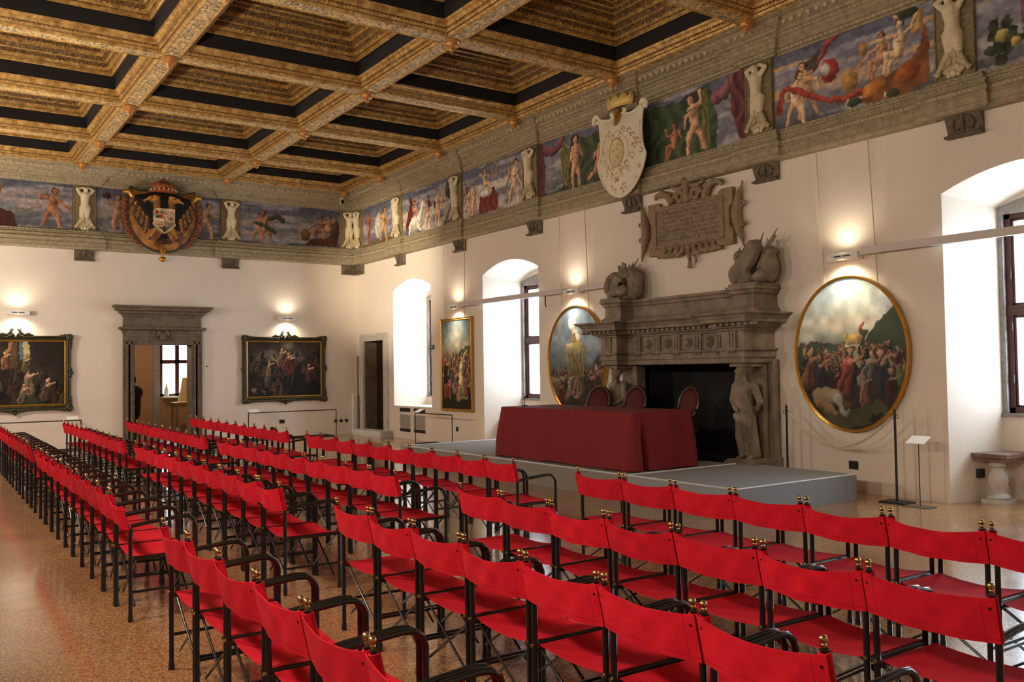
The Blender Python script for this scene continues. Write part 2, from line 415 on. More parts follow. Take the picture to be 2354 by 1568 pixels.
for a0, a1, sill in NICHES:
    if prev < FP[0] < a0: wq(prev, FP[0], 0, 7.8); wq(FP[0], FP[1], 1.82, 7.8); prev = FP[1]
    wq(prev, a0, 0, 7.8); prev = a1
    ar = arch(a0, a1, ZS, ZK); b0, b1 = a0+.22, a1-.22; br = arch(b0, b1, 3.66, 3.86)
    for i in range(len(ar)-1):
        W([(ar[i][0], ar[i][1], 0), (ar[i+1][0], ar[i+1][1], 0), (ar[i+1][0], 7.8, 0), (ar[i][0], 7.8, 0)])
        W([(ar[i][0], ar[i][1], 0), (ar[i+1][0], ar[i+1][1], 0), (br[i+1][0], br[i+1][1], -.88), (br[i][0], br[i][1], -.88)])
        # head of the end wall above the window
        W([(br[i][0], 3.6, -.88), (br[i+1][0], 3.6, -.88), (br[i+1][0], br[i+1][1], -.88), (br[i][0], br[i][1], -.88)])
    if sill: wq(a0, a1, 0, sill)
    for a, b in ((a0, b0), (a1, b1)): W([(a, sill, 0), (a, ZS, 0), (b, 3.66, -.88), (b, sill, -.88)])
    if sill: W([(a0, sill, 0), (a1, sill, 0), (b1, sill, -.88), (b0, sill, -.88)])
    wq(b0, b1, sill, 1.04, -.88)
wq(prev, 25.9, 0, 7.8)
tag(mb.build('wall_right', M['plaster'], loc=(0, 0, 0)), **st)
# windows: stone surround, dark red timber, panes
def window(n, a0, a1):
    o0, o1 = a0+.22, a1-.22; f0, f1 = o0+.06, o1-.06
    mb = MB(); mb.T = None
    for x in ((o0, f0), (f1, o1)): mb.box(RW(x[0], 1.04, -.875), RW(x[1], 3.6, -1.1))
    mb.box(RW(o0-.02, 1.03, -.85), RW(o1+.02, 1.07, -1.1)); 
    aa = arch(o0, o1, 3.655, 3.80); lo = [(a, 3.60+.0*b) for a, b in aa]
    mb.prism([(a, b) for a, b in aa]+[(o1, 3.57), (o0, 3.57)], RW, -.87, -1.1)
    mb.build('window_surround', M['sillstone'], loc=(0, 0, 0))
    s = D.objects['window_surround'] if n == 1 else C.objects[-1]
    s.name = 'trim_%d' % n; tag(s, **st)
    mb = MB(); z0, z1 = 1.07, 3.58; w = .075; X0, X1 = -.93, -1.0
    B = lambda a, b, c, d, x0=X0, x1=X1: mb.box(RW(a, b, x0), RW(c, d, x1))
    B(f0, z0, f0+w, z1); B(f1-w, z0, f1, z1); B(f0, z0, f1, z0+w); B(f0, z1-w, f1, z1)
    cm = (f0+f1)/2; B(cm-.05, z0, cm+.05, z1, -.915); B(f0, 2.29, f1, 2.42, -.915)
    w2 = .03
    for (p, q) in ((f0+w, cm-.05), (cm+.05, f1-w)):
        for (r, t) in ((z0+w, 2.29), (2.42, z1-w)):
            B(p, r, p+w2, t, -.945, -.98); B(q-w2, r, q, t, -.945, -.98); B(p, r, q, r+w2, -.945, -.98); B(p, t-w2, q, t, -.945, -.98)
    wi = tag(mb.build('window_%d' % n, M['wood'], bevel=.006), **st)
    for (p, q) in ((f0+w, cm-.05), (cm+.05, f1-w)):
        for (r, t) in ((z0+w, 2.29), (2.42, z1-w)):
            MB().box(RW(p, r, -.962), RW(q, t, -.966)).build('glass_pane', M['glass'], wi)
    for z in (1.45, 2.1, 2.75, 3.3):
        MB().tube([RW(f0+w-.01, z, -.922), RW(f0+w-.01, z+.1, -.922)], .011, 6).build('hinge', M['iron'], wi, 60)
for i, (a0, a1, s) in enumerate(NICHES): window(i+1, a0, a1)
# back wall with the doorway
DX0, DX1, DZ = -5.9, -4.55, 2.45
mb = MB(); q4 = lambda x0, x1, z0, z1, y=0: mb.add([(x0, y, z0), (x1, y, z0), (x1, y, z1), (x0, y, z1)], [(0, 1, 2, 3)])
q4(XW, DX0, 0, 7.8); q4(DX1, 0, 0, 7.8); q4(DX0, DX1, DZ, 7.8)
tag(mb.build('wall_back', M['plaster'], loc=(0, 0, 0)), **st)
mb = MB()
for x in (DX0, DX1): mb.add([(x, 0, 0), (x, .40, 0), (x, .40, DZ), (x, 0, DZ)], [(0, 1, 2, 3)])
mb.add([(DX0, 0, DZ), (DX0, .40, DZ), (DX1, .40, DZ), (DX1, 0, DZ)], [(0, 1, 2, 3)])
tag(mb.build('trim_7', M['doorstone'], loc=(0, 0, 0)), **st)
tag(MB().add([(XW, YN, 0), (XW, 0, 0), (XW, 0, 7.8), (XW, YN, 7.8)], [(0, 1, 2, 3)]).build('wall_left', M['plaster'], loc=(0, 0, 0)), **st)
tag(MB().add([(XW, YN, 0), (0, YN, 0), (0, YN, 7.8), (XW, YN, 7.8)], [(0, 1, 2, 3)]).build('wall_near', M['plaster'], loc=(0, 0, 0)), **st)

# ------------------------------------------------------------------ coffered ceiling
ceil = tag(MB().box((XW-.2, YN-.2, 7.78), (.2, .2, 7.95)).build('ceiling', M['cpanel']), **st)
XL = [-.55, -3.82, -7.15, -10.45]; YL = [-.55, -2.9, -5.85, -8.8, -11.72, -14.6, -17.5, -20.4, -23.3, -25.5]
# inset, rise, material (0 carved, 1 gold, 2 black, 3 brown, 4 panel)
PR = [(0, 0, 0), (.10, 0, 1), (.125, -.012, 1), (.15, 0, 1), (.16, .03, 3), (.19, .035, 1), (.20, .07, 3), (.235, .085, 1), (.25, .13, 1), (.285, .145, 1),
      (.295, .175, 2), (.295, .40, 2), (.33, .402, 1), (.36, .38, 1), (.385, .395, 1), (.39, .435, 3), (.42, .445, 1), (.43, .49, 3), (.455, .50, 3), (.465, .56, 1),
      (.50, .57, 3), (.52, .63, 3), (.55, .64, 1), (.56, .69, 3), (.60, .70, 3), (.61, .77, 1), (.64, .78, 3), (.66, .83, 1), (.70, .84, 3), (.71, .90, 1), (.75, .91, 4), (.75, 1.0, 4)]
cache = {}
for i in range(3):
    for j in range(len(YL)-1):
        x1, x0 = XL[i], XL[i+1]; y1, y0 = YL[j], YL[j+1]; w, h = x1-x0, y1-y0; key = (round(w, 2), round(h, 2))
        if key in cache:
            o = cache[key].copy(); C.objects.link(o)
        else:
            mb = MB(); rs = [[(-w/2+t, -h/2+t, z), (w/2-t, -h/2+t, z), (w/2-t, h/2-t, z), (-w/2+t, h/2-t, z)] for t, z, _ in PR]
            for n in range(len(rs)-1): mb.rings(rs[n:n+2], True, False, PR[n][2])
            mb.add(rs[-1], [(0, 1, 2, 3)], 4)
            # dentil row on the slope
            for (ins, z, sp, sz) in ((.445, .50, .075, .018), (.582, .70, .06, .014), (.215, .075, .06, .012)):
                for ax in (0, 1):
                    L = (w if ax == 0 else h)/2-ins-.03; n = int(2*L/sp)
                    for q in range(n+1):
                        p = -L+2*L*q/n
                        for sg in (-1, 1):
                            c = (p, sg*(h/2-ins), z) if ax == 0 else (sg*(w/2-ins), p, z)
                            mb.add([(c[0]-sz, c[1]-sz, c[2]-.005), (c[0]+sz, c[1]-sz, c[2]-.005), (c[0]+sz, c[1]+sz, c[2]-.005), (c[0]-sz, c[1]+sz, c[2]-.005), (c[0], c[1], c[2]-.03)],
                                   [(0, 1, 4), (1, 2, 4), (2, 3, 4), (3, 0, 4)], 1)
            o = mb.build('coffer', [M['ccarve'], M['cgold'], M['cblack'], M['cbrown'], M['cpanel']], loc=(0, 0, 0)); cache[key] = o
        o.parent = ceil; o.location = Vector(((x0+x1)/2, (y0+y1)/2, ZC))-wl(ceil)
        o['label'] = 'gilded coffer with black band and dark painted panel'
# flat boards between the outermost coffers and the walls
mb = MB()
for a, b in (((XW, YN), (XL[-1]+.001, 0)), ((XL[0], YN), (0, 0)), ((XL[-1], YL[0]), (XL[0], 0)), ((XL[-1], YN), (XL[0], YL[-1]))):
    mb.box((a[0], a[1], ZC), (b[0], b[1], ZC+.02))
mb.build('border_board', M['cbrown'], ceil)
# gilded bosses under the beam crossings
def boss():
    mb = MB(); mb.lathe([(.15, .0), (.16, -.02), (.155, -.04), (.11, -.05), (.10, -.075), (.125, -.09), (.12, -.11), (.07, -.125), (.05, -.15), (.06, -.17), (.05, -.19), (.02, -.21)], (0, 0, 0), 16)
    return mb.build('ceiling_boss', M['boss'], loc=(0, 0, 0), smooth=50)
b0 = None
ordn = ['first', 'second', 'third', 'fourth', 'fifth', 'sixth', 'seventh', 'eighth', 'ninth', 'tenth', 'eleventh', 'twelfth']
for i, (x, rn) in enumerate(((-.68, 'at right-hand cornice'), (-3.82, 'on the right long beam'), (-7.15, 'on the left long beam'))):
    for j, y in enumerate(YL[:7]):
        if j == 6 and i > 0 or (i == 2 and j > 4): continue
        o = boss() if b0 is None else b0.copy()
        if b0 is None: b0 = o
        else: C.objects.link(o)
        o.location = (x, y if j else -.68, ZC); o.scale = (.8, .8, .8); tag(o, 'rosy gilded turned boss %s, %s from the far wall' % (rn, ordn[j]), 'ceiling boss', 'turned bosses under the beam crossings')

# ------------------------------------------------------------------ frieze and cornice
HY = [2.65, 5.58, 8.5, 11.4, 14.31, 17.27, 20.2, 23.1]       # herm positions along the right wall
HX = [-3.56, -7.0, -10.35]
# plan path of the wall faces with small breaks forward at each herm
def plan(j):
    p = [(XW+.02, 0)]
    for x in HX[::-1]: p += [(x-.27, 0), (x-.27, -j), (x+.27, -j), (x+.27, 0)]
    p += [(-.5, 0), (-.5, -j), (-j, -j), (-j, -.5), (0, -.5)]
    for a in HY: p += [(0, -a+.27), (-j, -a+.27), (-j, -a-.27), (0, -a-.27)]
    p += [(0, YN+.02)]
    return p
up = [(0, 6.20), (.07, 6.20), (.08, 6.225), (.115, 6.235), (.12, 6.275), (.15, 6.285), (.165, 6.30), (.165, 6.345), (.19, 6.36), (.20, 6.40), (.235, 6.415), (.24, 6.435),
      (.30, 6.45), (.31, 6.475), (.36, 6.49), (.44, 6.53), (.445, 6.575), (.52, 6.585), (.58, 6.62)]
lowp = [(0, 4.68), (.13, 4.68), (.17, 4.70), (.175, 4.73), (.165, 4.74), (.17, 4.83), (.15, 4.84), (.15, 4.86), (.175, 4.88), (.175, 4.93), (.14, 4.95), (.13, 4.98), (.145, 4.995), (.14, 5.02),
        (.10, 5.04), (.10, 5.075), (.08, 5.09), (.075, 5.125), (0, 5.13)]
cor = tag(sweep(MB(), plan(.07), up).build('trim_cornice', M['moulding'], loc=(0, 0, 0)), **st)
low = tag(sweep(MB(), plan(.07), lowp).build('trim_frieze_base', M['moulding'], loc=(0, 0, 0)), **st)
# egg rows and bead rows follow the mouldings
def rowpts(sp, out, j):
    P = [Vector(p) for p in plan(j)]
    for i in range(len(P)-1):
        d = P[i+1]-P[i]; L = d.length
        if L < .3: continue
        t = d.normalized(); nn = Vector((t.y, -t.x)); n = max(1, int(L/sp))
        for q in range(n):
            c = P[i]+t*((q+.5)*L/n)+nn*out
            if c.x < -9.3 or c.y < -19.5 or c.x > -out+.02 or c.y > -out+.02: continue
            yield c, t, nn
def eggs(name, sp, out, z, r, hz, parent):
    mb = MB()
    for c, t, nn in rowpts(sp, out, .07):
        a = (c.x-t.x*r, c.y-t.y*r, z); b = (c.x+t.x*r, c.y+t.y*r, z); e = (c.x+nn.x*r*.9, c.y+nn.y*r*.9, z+.2*hz)
        u = (c.x, c.y, z+hz); d = (c.x, c.y, z-hz)
        mb.add([a, u, b, d, e], [(0, 1, 4), (1, 2, 4), (2, 3, 4), (3, 0, 4)])
    return mb.build(name, M['mouldhi'], parent, smooth=80)
eggs('egg_moulding', .13, .425, 6.515, .042, .04, cor); eggs('bead_moulding', .07, .242, 6.43, .02, .016, cor); eggs('leaf_moulding', .08, .12, 6.255, .026, .022, cor)
eggs('rope_moulding', .06, .175, 4.905, .02, .017, low); eggs('bead_moulding', .05, .148, 5.005, .014, .012, low); eggs('leaf_moulding', .08, .082, 5.105, .024, .018, low)

# painted panels of the frieze
SKY = (96, 104, 140)
def sky(asp, seed, warm=.3):
    cv = CV(asp, 120); cv.grad([(0, (84, 86, 98)), (.25, (124, 122, 132)), (.6, (128, 130, 148)), (1, (92, 98, 124))])
    cv.clouds((186, 180, 188), (9, 3), seed, .5, .75); cv.clouds((206, 180, 152), (12, 2), seed+7, .58, .6, .3, .8)
    return cv
def panel(f, a0, a1, cv, label, wall):
    cv.c = np.clip(cv.c*(1.02 if wall == 'R' else .86), 0, 1); o = flat_paint('fresco_panel', f, a0, 5.12, a1, 6.21, .05, cv)  # right-wall panels lighter, far-wall darker: each wall's light put into the colour
    return tag(o, label, 'painting', 'painted panels of the frieze')
H = 1.09
def mk(a0, a1): return (a1-a0)/H
E1 = [(.46, 2.40), (2.90, 5.33), (5.83, 8.25), (8.75, 11.15), (11.65, 14.06), (14.56, 17.02), (17.52, 19.95), (20.45, 22.85)]
skin2 = (208, 138, 92)
for n, (a0, a1) in enumerate(E1):
    A = mk(a0, a1); cv = sky(A, 11+n*5)
    if n == 0:
        cv.poly([(0, 0), (A, 0), (A, .12), (0, .08)], (120, 96, 60)); cv.fig(.38, .04, .84, 'stand', 1, (196, 104, 74), arms=[(-.2, .72, -.22, .92), (.2, .62, .26, .72)])
        cv.ell(.95, .45, .22, .3, (214, 206, 186), sh=.2); cv.fig(1.22, .02, .86, 'stride', -1, (224, 160, 96), arms=[(-.2, .6, -.3, .5), (.2, .7, .22, .92)])
        lab = 'painted panel with two small nude figures, next to the room corner on the right wall'
    elif n == 1:
        cv.clouds((216, 200, 180), (4, 4), 3, .4, .9, 0, .5)
        cv.cap(.45, .2, .8, .25, .17, .16, (232, 226, 206)); cv.cap(.8, .3, .95, .62, .1, .07, (236, 230, 210)); cv.cap(.95, .64, 1.03, .56, .06, .035, (236, 230, 210))
        cv.cap(.4, .2, .32, .02, .06, .05, (226, 216, 190)); cv.cap(.7, .14, .86, .05, .06, .03, (226, 216, 190))
        cv.poly([(.2, .1), (.5, .45), (.62, .75), (.45, .82), (.3, .6), (.12, .2)], (128, 44, 34), fold=.3)
        cv.fig(.52, .36, .52, 'sit', -1, (214, 150, 116)); cv.poly([(.36, .6), (.3, .95), (.5, .68)], (92, 48, 40)); cv.poly([(.66, .6), (.86, .9), (.7, .56)], (92, 48, 40))
        cv.fig(1.18, .02, .66, 'stride', 1, (226, 178, 140)); cv.poly([(1.2, .5), (1.16, .86), (1.34, .52)], (96, 52, 44))
        cv.fig(1.62, .03, .82, 'stand', -1, (230, 182, 146)); cv.poly([(1.54, .55), (1.4, .62), (1.5, .4)], (72, 60, 40)); cv.cap(1.9, .05, 2.1, .3, .05, .05, (122, 116, 80)); cv.ell(2.1, .75, .14, .2, (70, 78, 60), sh=.5)
        lab = 'painted panel with a white horse lying among winged children'
    elif n == 2:
        cv.clouds((214, 206, 196), (4, 4), 9, .42, .85, 0, .6)
        cv.poly([(.6, .04), (.66, .42), (1.18, .5), (1.3, .3), (1.3, .02)], (132, 58, 44), fold=.25, ff=30); cv.cap(.75, .4, 1.05, .42, .07, .06, (238, 232, 220))
        cv.fig(.86, .4, .56, 'sit', -1, (228, 180, 140), arms=[(.2, .66, .36, .72), (-.2, .62, -.28, .5)]); cv.poly([(.7, .72), (.55, .85), (.76, .62)], (110, 100, 70))
        for dx in (-.05, .06):
            for t in range(14): cv.ell(1.2+dx*math.cos(t*.48)*1.5, .82+.14*math.sin(t*.48), .02, .02, (196, 150, 74))
        cv.fig(.2, .03, .62, 'stride', -1, (220, 164, 122)); cv.fig(.42, .03, .64, 'stand', 1, (226, 176, 136)); cv.poly([(.14, .5), (.1, .78), (.24, .56)], (120, 70, 50))
        cv.fig(1.86, .03, .88, 'stride', -1, (230, 182, 146), arms=[(-.14, .56, -.3, .36), (.18, .62, .2, .86)]); cv.cap(1.52, .3, 1.72, .6, .02, .02, (150, 104, 70)); cv.poly([(1.95, .6), (2.15, .84), (2.06, .5)], (150, 128, 104))
        lab = 'painted panel with a child holding a harp on a red draped altar'
    elif n == 3:
        cv.poly([(.45, 0), (A, 0), (A, .98), (1.4, .8), (.98, .95), (.82, .5), (.7, .1)], (74, 84, 60), fold=.3, fdir=(1, -.4), ff=22)
        cv.drape([(.02, .95), (.15, .82), (.4, .76), (.62, .84), (.72, .92)], .08, (132, 70, 84)); cv.poly([(0, 0), (.16, 0), (.2, .5), (.12, 1), (0, 1)], (104, 54, 66), fold=.3)
        cv.poly([(.74, .1), (.64, .6), (.72, .95), (.9, .6), (.84, .1)], (120, 112, 56), fold=.3)
        cv.fig(1.06, .02, .92, 'stand', 1, (214, 156, 122), arms=[(-.13, .54, .02, .6), (.2, .58, .06, .7)]); cv.fig(1.7, .06, .86, 'kneel', 1, (200, 138, 104), arms=[(.2, .6, .34, .74), (-.1, .5, -.16, .4)])
        lab = 'painted panel with green drapery and two nudes, left of the white shield'
    elif n == 4:
        cv.poly([(0, 0), (1.62, .0), (1.66, .4), (1.5, .98), (.9, .86), (.4, .9), (0, .8)], (66, 84, 60), fold=.3, fdir=(1, -.4), ff=22)
        cv.poly([(1.3, .04), (1.38, .9), (1.46, .9), (1.52, .04)], (112, 112, 56), fold=.3)
        cv.fig(.78, .0, .62, 'sit', 1, (190, 118, 80)); cv.fig(1.22, .02, .92, 'stride', 1, (222, 164, 124), arms=[(.14, .78, .12, .96), (-.2, .6, -.22, .44)])
        cv.drape([(1.62, .72), (1.8, .76), (1.95, .9), (2.05, .98)], .1, (140, 84, 92)); cv.poly([(1.95, 1), (2.2, 1), (2.2, .0), (2.06, .02), (1.9, .5)], (112, 56, 64), fold=.35, fdir=(1, .1), ff=34)
        lab = 'painted panel with green and purple drapery, right of the white shield'
    elif n == 5:
        cv.clouds((226, 170, 110), (14, 2), 31, .55, .9, .4, .9)
        cv.drape([(.62, .66), (.75, .78), (.82, .92), (.95, .97)], .035, (176, 62, 48)); cv.ell(.86, .58, .13, .15, (182, 60, 54)); cv.ell(.8, .6, .07, .08, (196, 192, 176))
        cv.poly([(.42, .62), (.52, .78), (.72, .9), (.66, .66)], (86, 78, 60)); cv.poly([(.02, .2), (.1, .5), (.2, .55), (.12, .2)], (160, 54, 46), fold=.3)
        cv.fig(.52, .06, .76, 'stride', 1, (224, 170, 124), arms=[(.2, .6, .26, .42), (-.2, .64, -.3, .6)]); cv.fig(.34, .0, .72, 'stride', -1, (232, 186, 140), arms=[(-.22, .6, -.1, .68), (.2, .56, .14, .48)])
        cv.drape([(.2, .52), (.42, .42), (.62, .3), (.85, .2), (1.1, .16), (1.3, .2)], .04, (186, 66, 50))
        cv.poly([(1.2, .1), (1.3, .2), (1.6, .3), (1.86, .34), (2.04, .5), (2.1, .76), (2.16, .7), (2.16, .1), (1.9, .02), (1.4, .02)], (140, 82, 44), fold=.2, ff=20)
        cv.ell(1.46, .2, .17, .09, (214, 130, 44), .3); cv.ell(1.88, .26, .16, .11, (176, 88, 44), .2); cv.ell(1.14, .36, .11, .15, (190, 136, 68)); cv.cap(2.02, .74, 2.04, .9, .07, .05, (196, 150, 80))
        cv.fig(1.56, .3, .58, 'sit', 1, (214, 150, 110), arms=[(-.3, .5, -.6, .28), (.2, .6, .2, .5)]); cv.fig(1.78, .28, .68, 'sit', 1, (234, 190, 146), arms=[(-.26, .66, -.5, .66), (.24, .7, .36, .88)])
        cv.ell(1.32, .7, .06, .09, (190, 140, 70)); cv.ell(1.9, .95, .16, .06, (60, 70, 48)); cv.ell(1.76, .94, .03, .03, (220, 190, 140))
        for q in ((1.1, .1), (1.28, .1), (1.62, .06), (1.15, .04)): cv.ell(*q, .035, .035, (216, 180, 146))
        cv.ell(1.2, .08, .1, .05, (62, 74, 50)); cv.ell(1.7, .07, .08, .05, (62, 74, 50))
        lab = 'painted panel with a shell boat and two children holding a red sash'
    else:
        cv.poly([(.5, .2), (.45, .7), (.7, .98), (1.4, 1), (1.6, .4), (1.4, .1)], (110, 76, 88), fold=.3, ff=26)
        for q in range(16): cv.ell(.28+.2*math.cos(q*2.4)*(q/16), .3+.24*math.sin(q*2.4)*(q/16), .07, .05, (58, 72, 46), q, .5)
        cv.ell(.26, .34, .07, .07, (196, 176, 96)); cv.ell(.4, .24, .05, .05, (200, 160, 90)); cv.fig(.92, .12, .86, 'sit', -1, (228, 176, 132))
        lab = 'painted panel with green fruit and a seated child, at the right edge' if n == 6 else 'painted panel beyond the right edge of the view'
    cv.grain(.06, n)
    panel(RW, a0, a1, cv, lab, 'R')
for n, (x0, x1) in enumerate([(-3.31, -.47), (-6.74, -3.82), (-10.1, -7.26)]):
    A = mk(x0, x1); cv = sky(A, 61+n*5)
    if n == 0:
        cv.clouds((206, 160, 140), (12, 2), 35, .5, .7, .2, .7)
        cv.fig(.62, .04, .78, 'stride', 1, (196, 128, 92)); cv.fig(.44, .03, .74, 'stride', -1, (204, 138, 102)); cv.drape([(.4, .5), (.6, .45), (.85, .3)], .05, (70, 82, 54)); cv.drape([(.7, .62), (.9, .7), (1.05, .6)], .06, (78, 84, 56))
        cv.poly([(1.6, .05), (1.8, .22), (2.2, .25), (2.42, .7), (2.5, .6), (2.46, .05)], (96, 48, 32), fold=.2); cv.ell(1.62, .3, .13, .15, (140, 92, 40)); cv.ell(2.42, .5, .1, .26, (92, 62, 40), sh=.6)
        cv.fig(2.02, .24, .6, 'sit', 1, (176, 104, 76), arms=[(-.3, .5, -.55, .3), (.2, .6, .3, .6)]); cv.fig(2.22, .22, .66, 'sit', 1, (206, 146, 112), arms=[(-.24, .6, -.4, .6), (.24, .66, .3, .88)])
        lab = 'painted panel with a shell boat of children, nearest the corner on the far wall'
    elif n == 1:
        cv.fig(.42, .04, .84, 'stand', 1, (208, 150, 106), arms=[(-.24, .74, -.28, .96), (.26, .72, .4, .96)]); cv.ell(.2, .82, .09, .07, (84, 44, 32)); cv.ell(.7, .4, .12, .3, (104, 52, 36), sh=.6)
        cv.fig(2.34, .02, .86, 'stride', -1, (214, 160, 120), arms=[(-.26, .62, -.4, .6), (.26, .72, .34, .84)]); cv.ell(2.0, .4, .12, .3, (104, 48, 36), sh=.6)
        lab = 'painted panel with two children flanking the eagle shield'
    else:
        cv.clouds((190, 158, 160), (7, 3), 3, .45, .9, .3, .8); cv.ell(1.4, .3, .6, .12, (128, 134, 138), sh=.3)
        cv.poly([(.5, 0), (1.55, 0), (1.5, .28), (1.3, .36), (.5, .34)], (84, 38, 30)); cv.fig(1.0, .3, .6, 'sit', -1, (200, 140, 96))
        for q in range(5): cv.cap(1.18, .5, 1.1+q*.05, .88-.03*(q % 2)*2, .014, .014, (140, 84, 40))
        cv.fig(2.2, .03, .88, 'stride', -1, (198, 130, 88), arms=[(-.26, .58, -.5, .42), (.26, .7, .2, .8)]); cv.cap(1.5, .3, 1.98, .46, .012, .012, (150, 130, 80)); cv.drape([(2.1, .75), (2.2, .55), (2.35, .42)], .02, (150, 100, 50))
        lab = 'painted panel with a child hauling a rope, at the left edge'
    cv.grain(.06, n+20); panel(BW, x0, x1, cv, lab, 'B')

# herm reliefs between the panels: backing pilaster + melted figure + acanthus sheath + foot scroll
def herm(i, mirror):
    r = empty('herm_relief', (0, 0, 0)); Y = lambda a, b, c: (a*mirror, -c, b)
    mb = MB(); mb.box(Y(-.25, 5.13, .0), Y(.25, 6.2, .09)); frame_loop(mb, lambda a, b, c: (a, -c, b), -.225, 5.16, .225, 6.17, [(0, .09), (0, .105), (.02, .105), (.02, .09)])
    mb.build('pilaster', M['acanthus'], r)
    mb = MB(); c = lambda p, q, a, b: mb.cap(Y(*p), Y(*q), a, b, 10)
    c((0, 5.66, .13), (-.01, 5.8, .14), .10, .085); c((-.01, 5.8, .14), (.0, 5.95, .15), .085, .105); c((-.07, 5.98, .15), (.08, 6.0, .15), .05, .05)
    c((0, 5.98, .15), (.01, 6.06, .16), .05, .04); mb.ball(Y(.01, 6.09, .19), (.052, .06, .068)); mb.ball(Y(.01, 6.075, .24), (.015, .015, .02))
    c((-.1, 5.98, .15), (-.17, 6.1, .15), .042, .036); c((-.17, 6.1, .15), (-.03, 6.15, .13), .036, .028)
    c((.1, 6.0, .15), (.18, 6.09, .15), .042, .036); c((.18, 6.09, .15), (.05, 6.16, .13), .036, .028)
    c((-.04, 5.66, .12), (-.07, 5.46, .13), .085, .055); c((.05, 5.66, .12), (.04, 5.46, .13), .085, .055)
    fuse(mb.build('torso', M['stucco'], r), .014, 3)
    mb = MB()
    for sg in (-1, 1):
        for q in range(7):
            a = sg*(.02+.032*q); mb.cap(Y(a*.4, 5.62-.035*q, .13), Y(a*.9, 5.42-.035*q, .14+.02*(q % 2)), .034, .03, 6)
            mb.cap(Y(a*.9, 5.42-.035*q, .13), Y(a+sg*.015, 5.30-.012*q, .15), .03, .012, 6)
            mb.cap(Y(a*.6, 5.36-.02*q, .11), Y(a*.35, 5.2, .11), .022, .024, 6)
    mb.build('acanthus_sheath', M['leaf'], r, smooth=70)
    mb = MB(); mb.ball(Y(0, 5.19, .13), (.045, .04, .05)); mb.ball(Y(-.06, 5.17, .12), .028); mb.ball(Y(.06, 5.17, .12), .028); mb.build('foot_scroll', M['stucco'], r, smooth=70)
    return r
hp = [herm(0, 1), herm(1, -1)]; used = [False, False]
def put_herm(n, pos, rot, label):
    m = n % 2
    r = hp[m] if not used[m] else copy_tree(hp[m]); used[m] = True
    r.location = pos; r.rotation_euler[2] = rot; tag(r, label, 'relief', 'stucco herms of the frieze')
put_herm(0, (-.28, 0, 0), 0, 'cream stucco herm in the corner of the far wall')
put_herm(1, (0, -.28, 0), -PI/2, 'cream stucco herm in the corner of the right-hand wall')
for i, x in enumerate(HX): put_herm(i+(i > 0), (x, 0, 0), 0, 'cream stucco herm on the far wall %s' % ['right of the eagle shield', 'left of the eagle shield', 'beyond the left edge'][i])
for i, a in enumerate(HY[:7]):
    if i != 3: put_herm(i, (0, -a, 0), -PI/2, 'cream stucco herm on the right-hand wall, %s after the corner one' % ordn[i])
# corbels under the frieze
def corbel():
    mb = MB(); pr = [(.0, 4.42), (.09, 4.42), (.115, 4.43), (.115, 4.448), (.085, 4.46), (.065, 4.475), (.06, 4.51), (.07, 4.57), (.09, 4.63), (.115, 4.69), (.13, 4.735), (0, 4.735)]
    hw = [.215, .222, .225, .222, .20, .188, .184, .19, .20, .215, .215, .215]
    mb.rings([[(-h, -c, b) for (c, b), h in zip(pr, hw)], [(h, -c, b) for (c, b), h in zip(pr, hw)]], True, True)
    r = mb.build('corbel', M['corbel'], loc=(0, 0, 0))
    mb = MB()
    for sg in (-1, 1):
        mb.tube([(sg*.03, -.105, 4.66), (sg*.1, -.10, 4.64), (sg*.13, -.085, 4.56), (sg*.1, -.07, 4.5), (sg*.05, -.07, 4.52)], [.018, .022, .02, .016, .012], 6)
    mb.tube([(0, -.11, 4.68), (0, -.08, 4.58), (0, -.07, 4.48)], [.03, .022, .012], 6)
    mb.build('scrolls', M['corbel'], r, smooth=60)
    return r
c0 = corbel(); first = True
def put_corbel(pos, rot, label):
    global first
    o = c0 if first else copy_tree(c0); first = False
    o.location = pos; o.rotation_euler[2] = rot; tag(o, label, 'corbel', 'dark corbels under the frieze')
for i, x in enumerate(HX): put_corbel((x, 0, 0), 0, 'dark painted corbel on the far wall %s' % ['right of the eagle shield', 'left of the eagle shield', 'beyond the left edge'][i])
put_corbel((-.26, 0, 0), 0, 'dark painted corbel in the room corner, far wall side')
put_corbel((0, -.26, 0), -PI/2, 'dark painted corbel in the room corner, right wall side')
for i, a in enumerate(HY[:7]): put_corbel((0, -a-.07, 0), -PI/2, 'dark painted corbel on the right-hand wall, %s after the corner pair' % ordn[i])

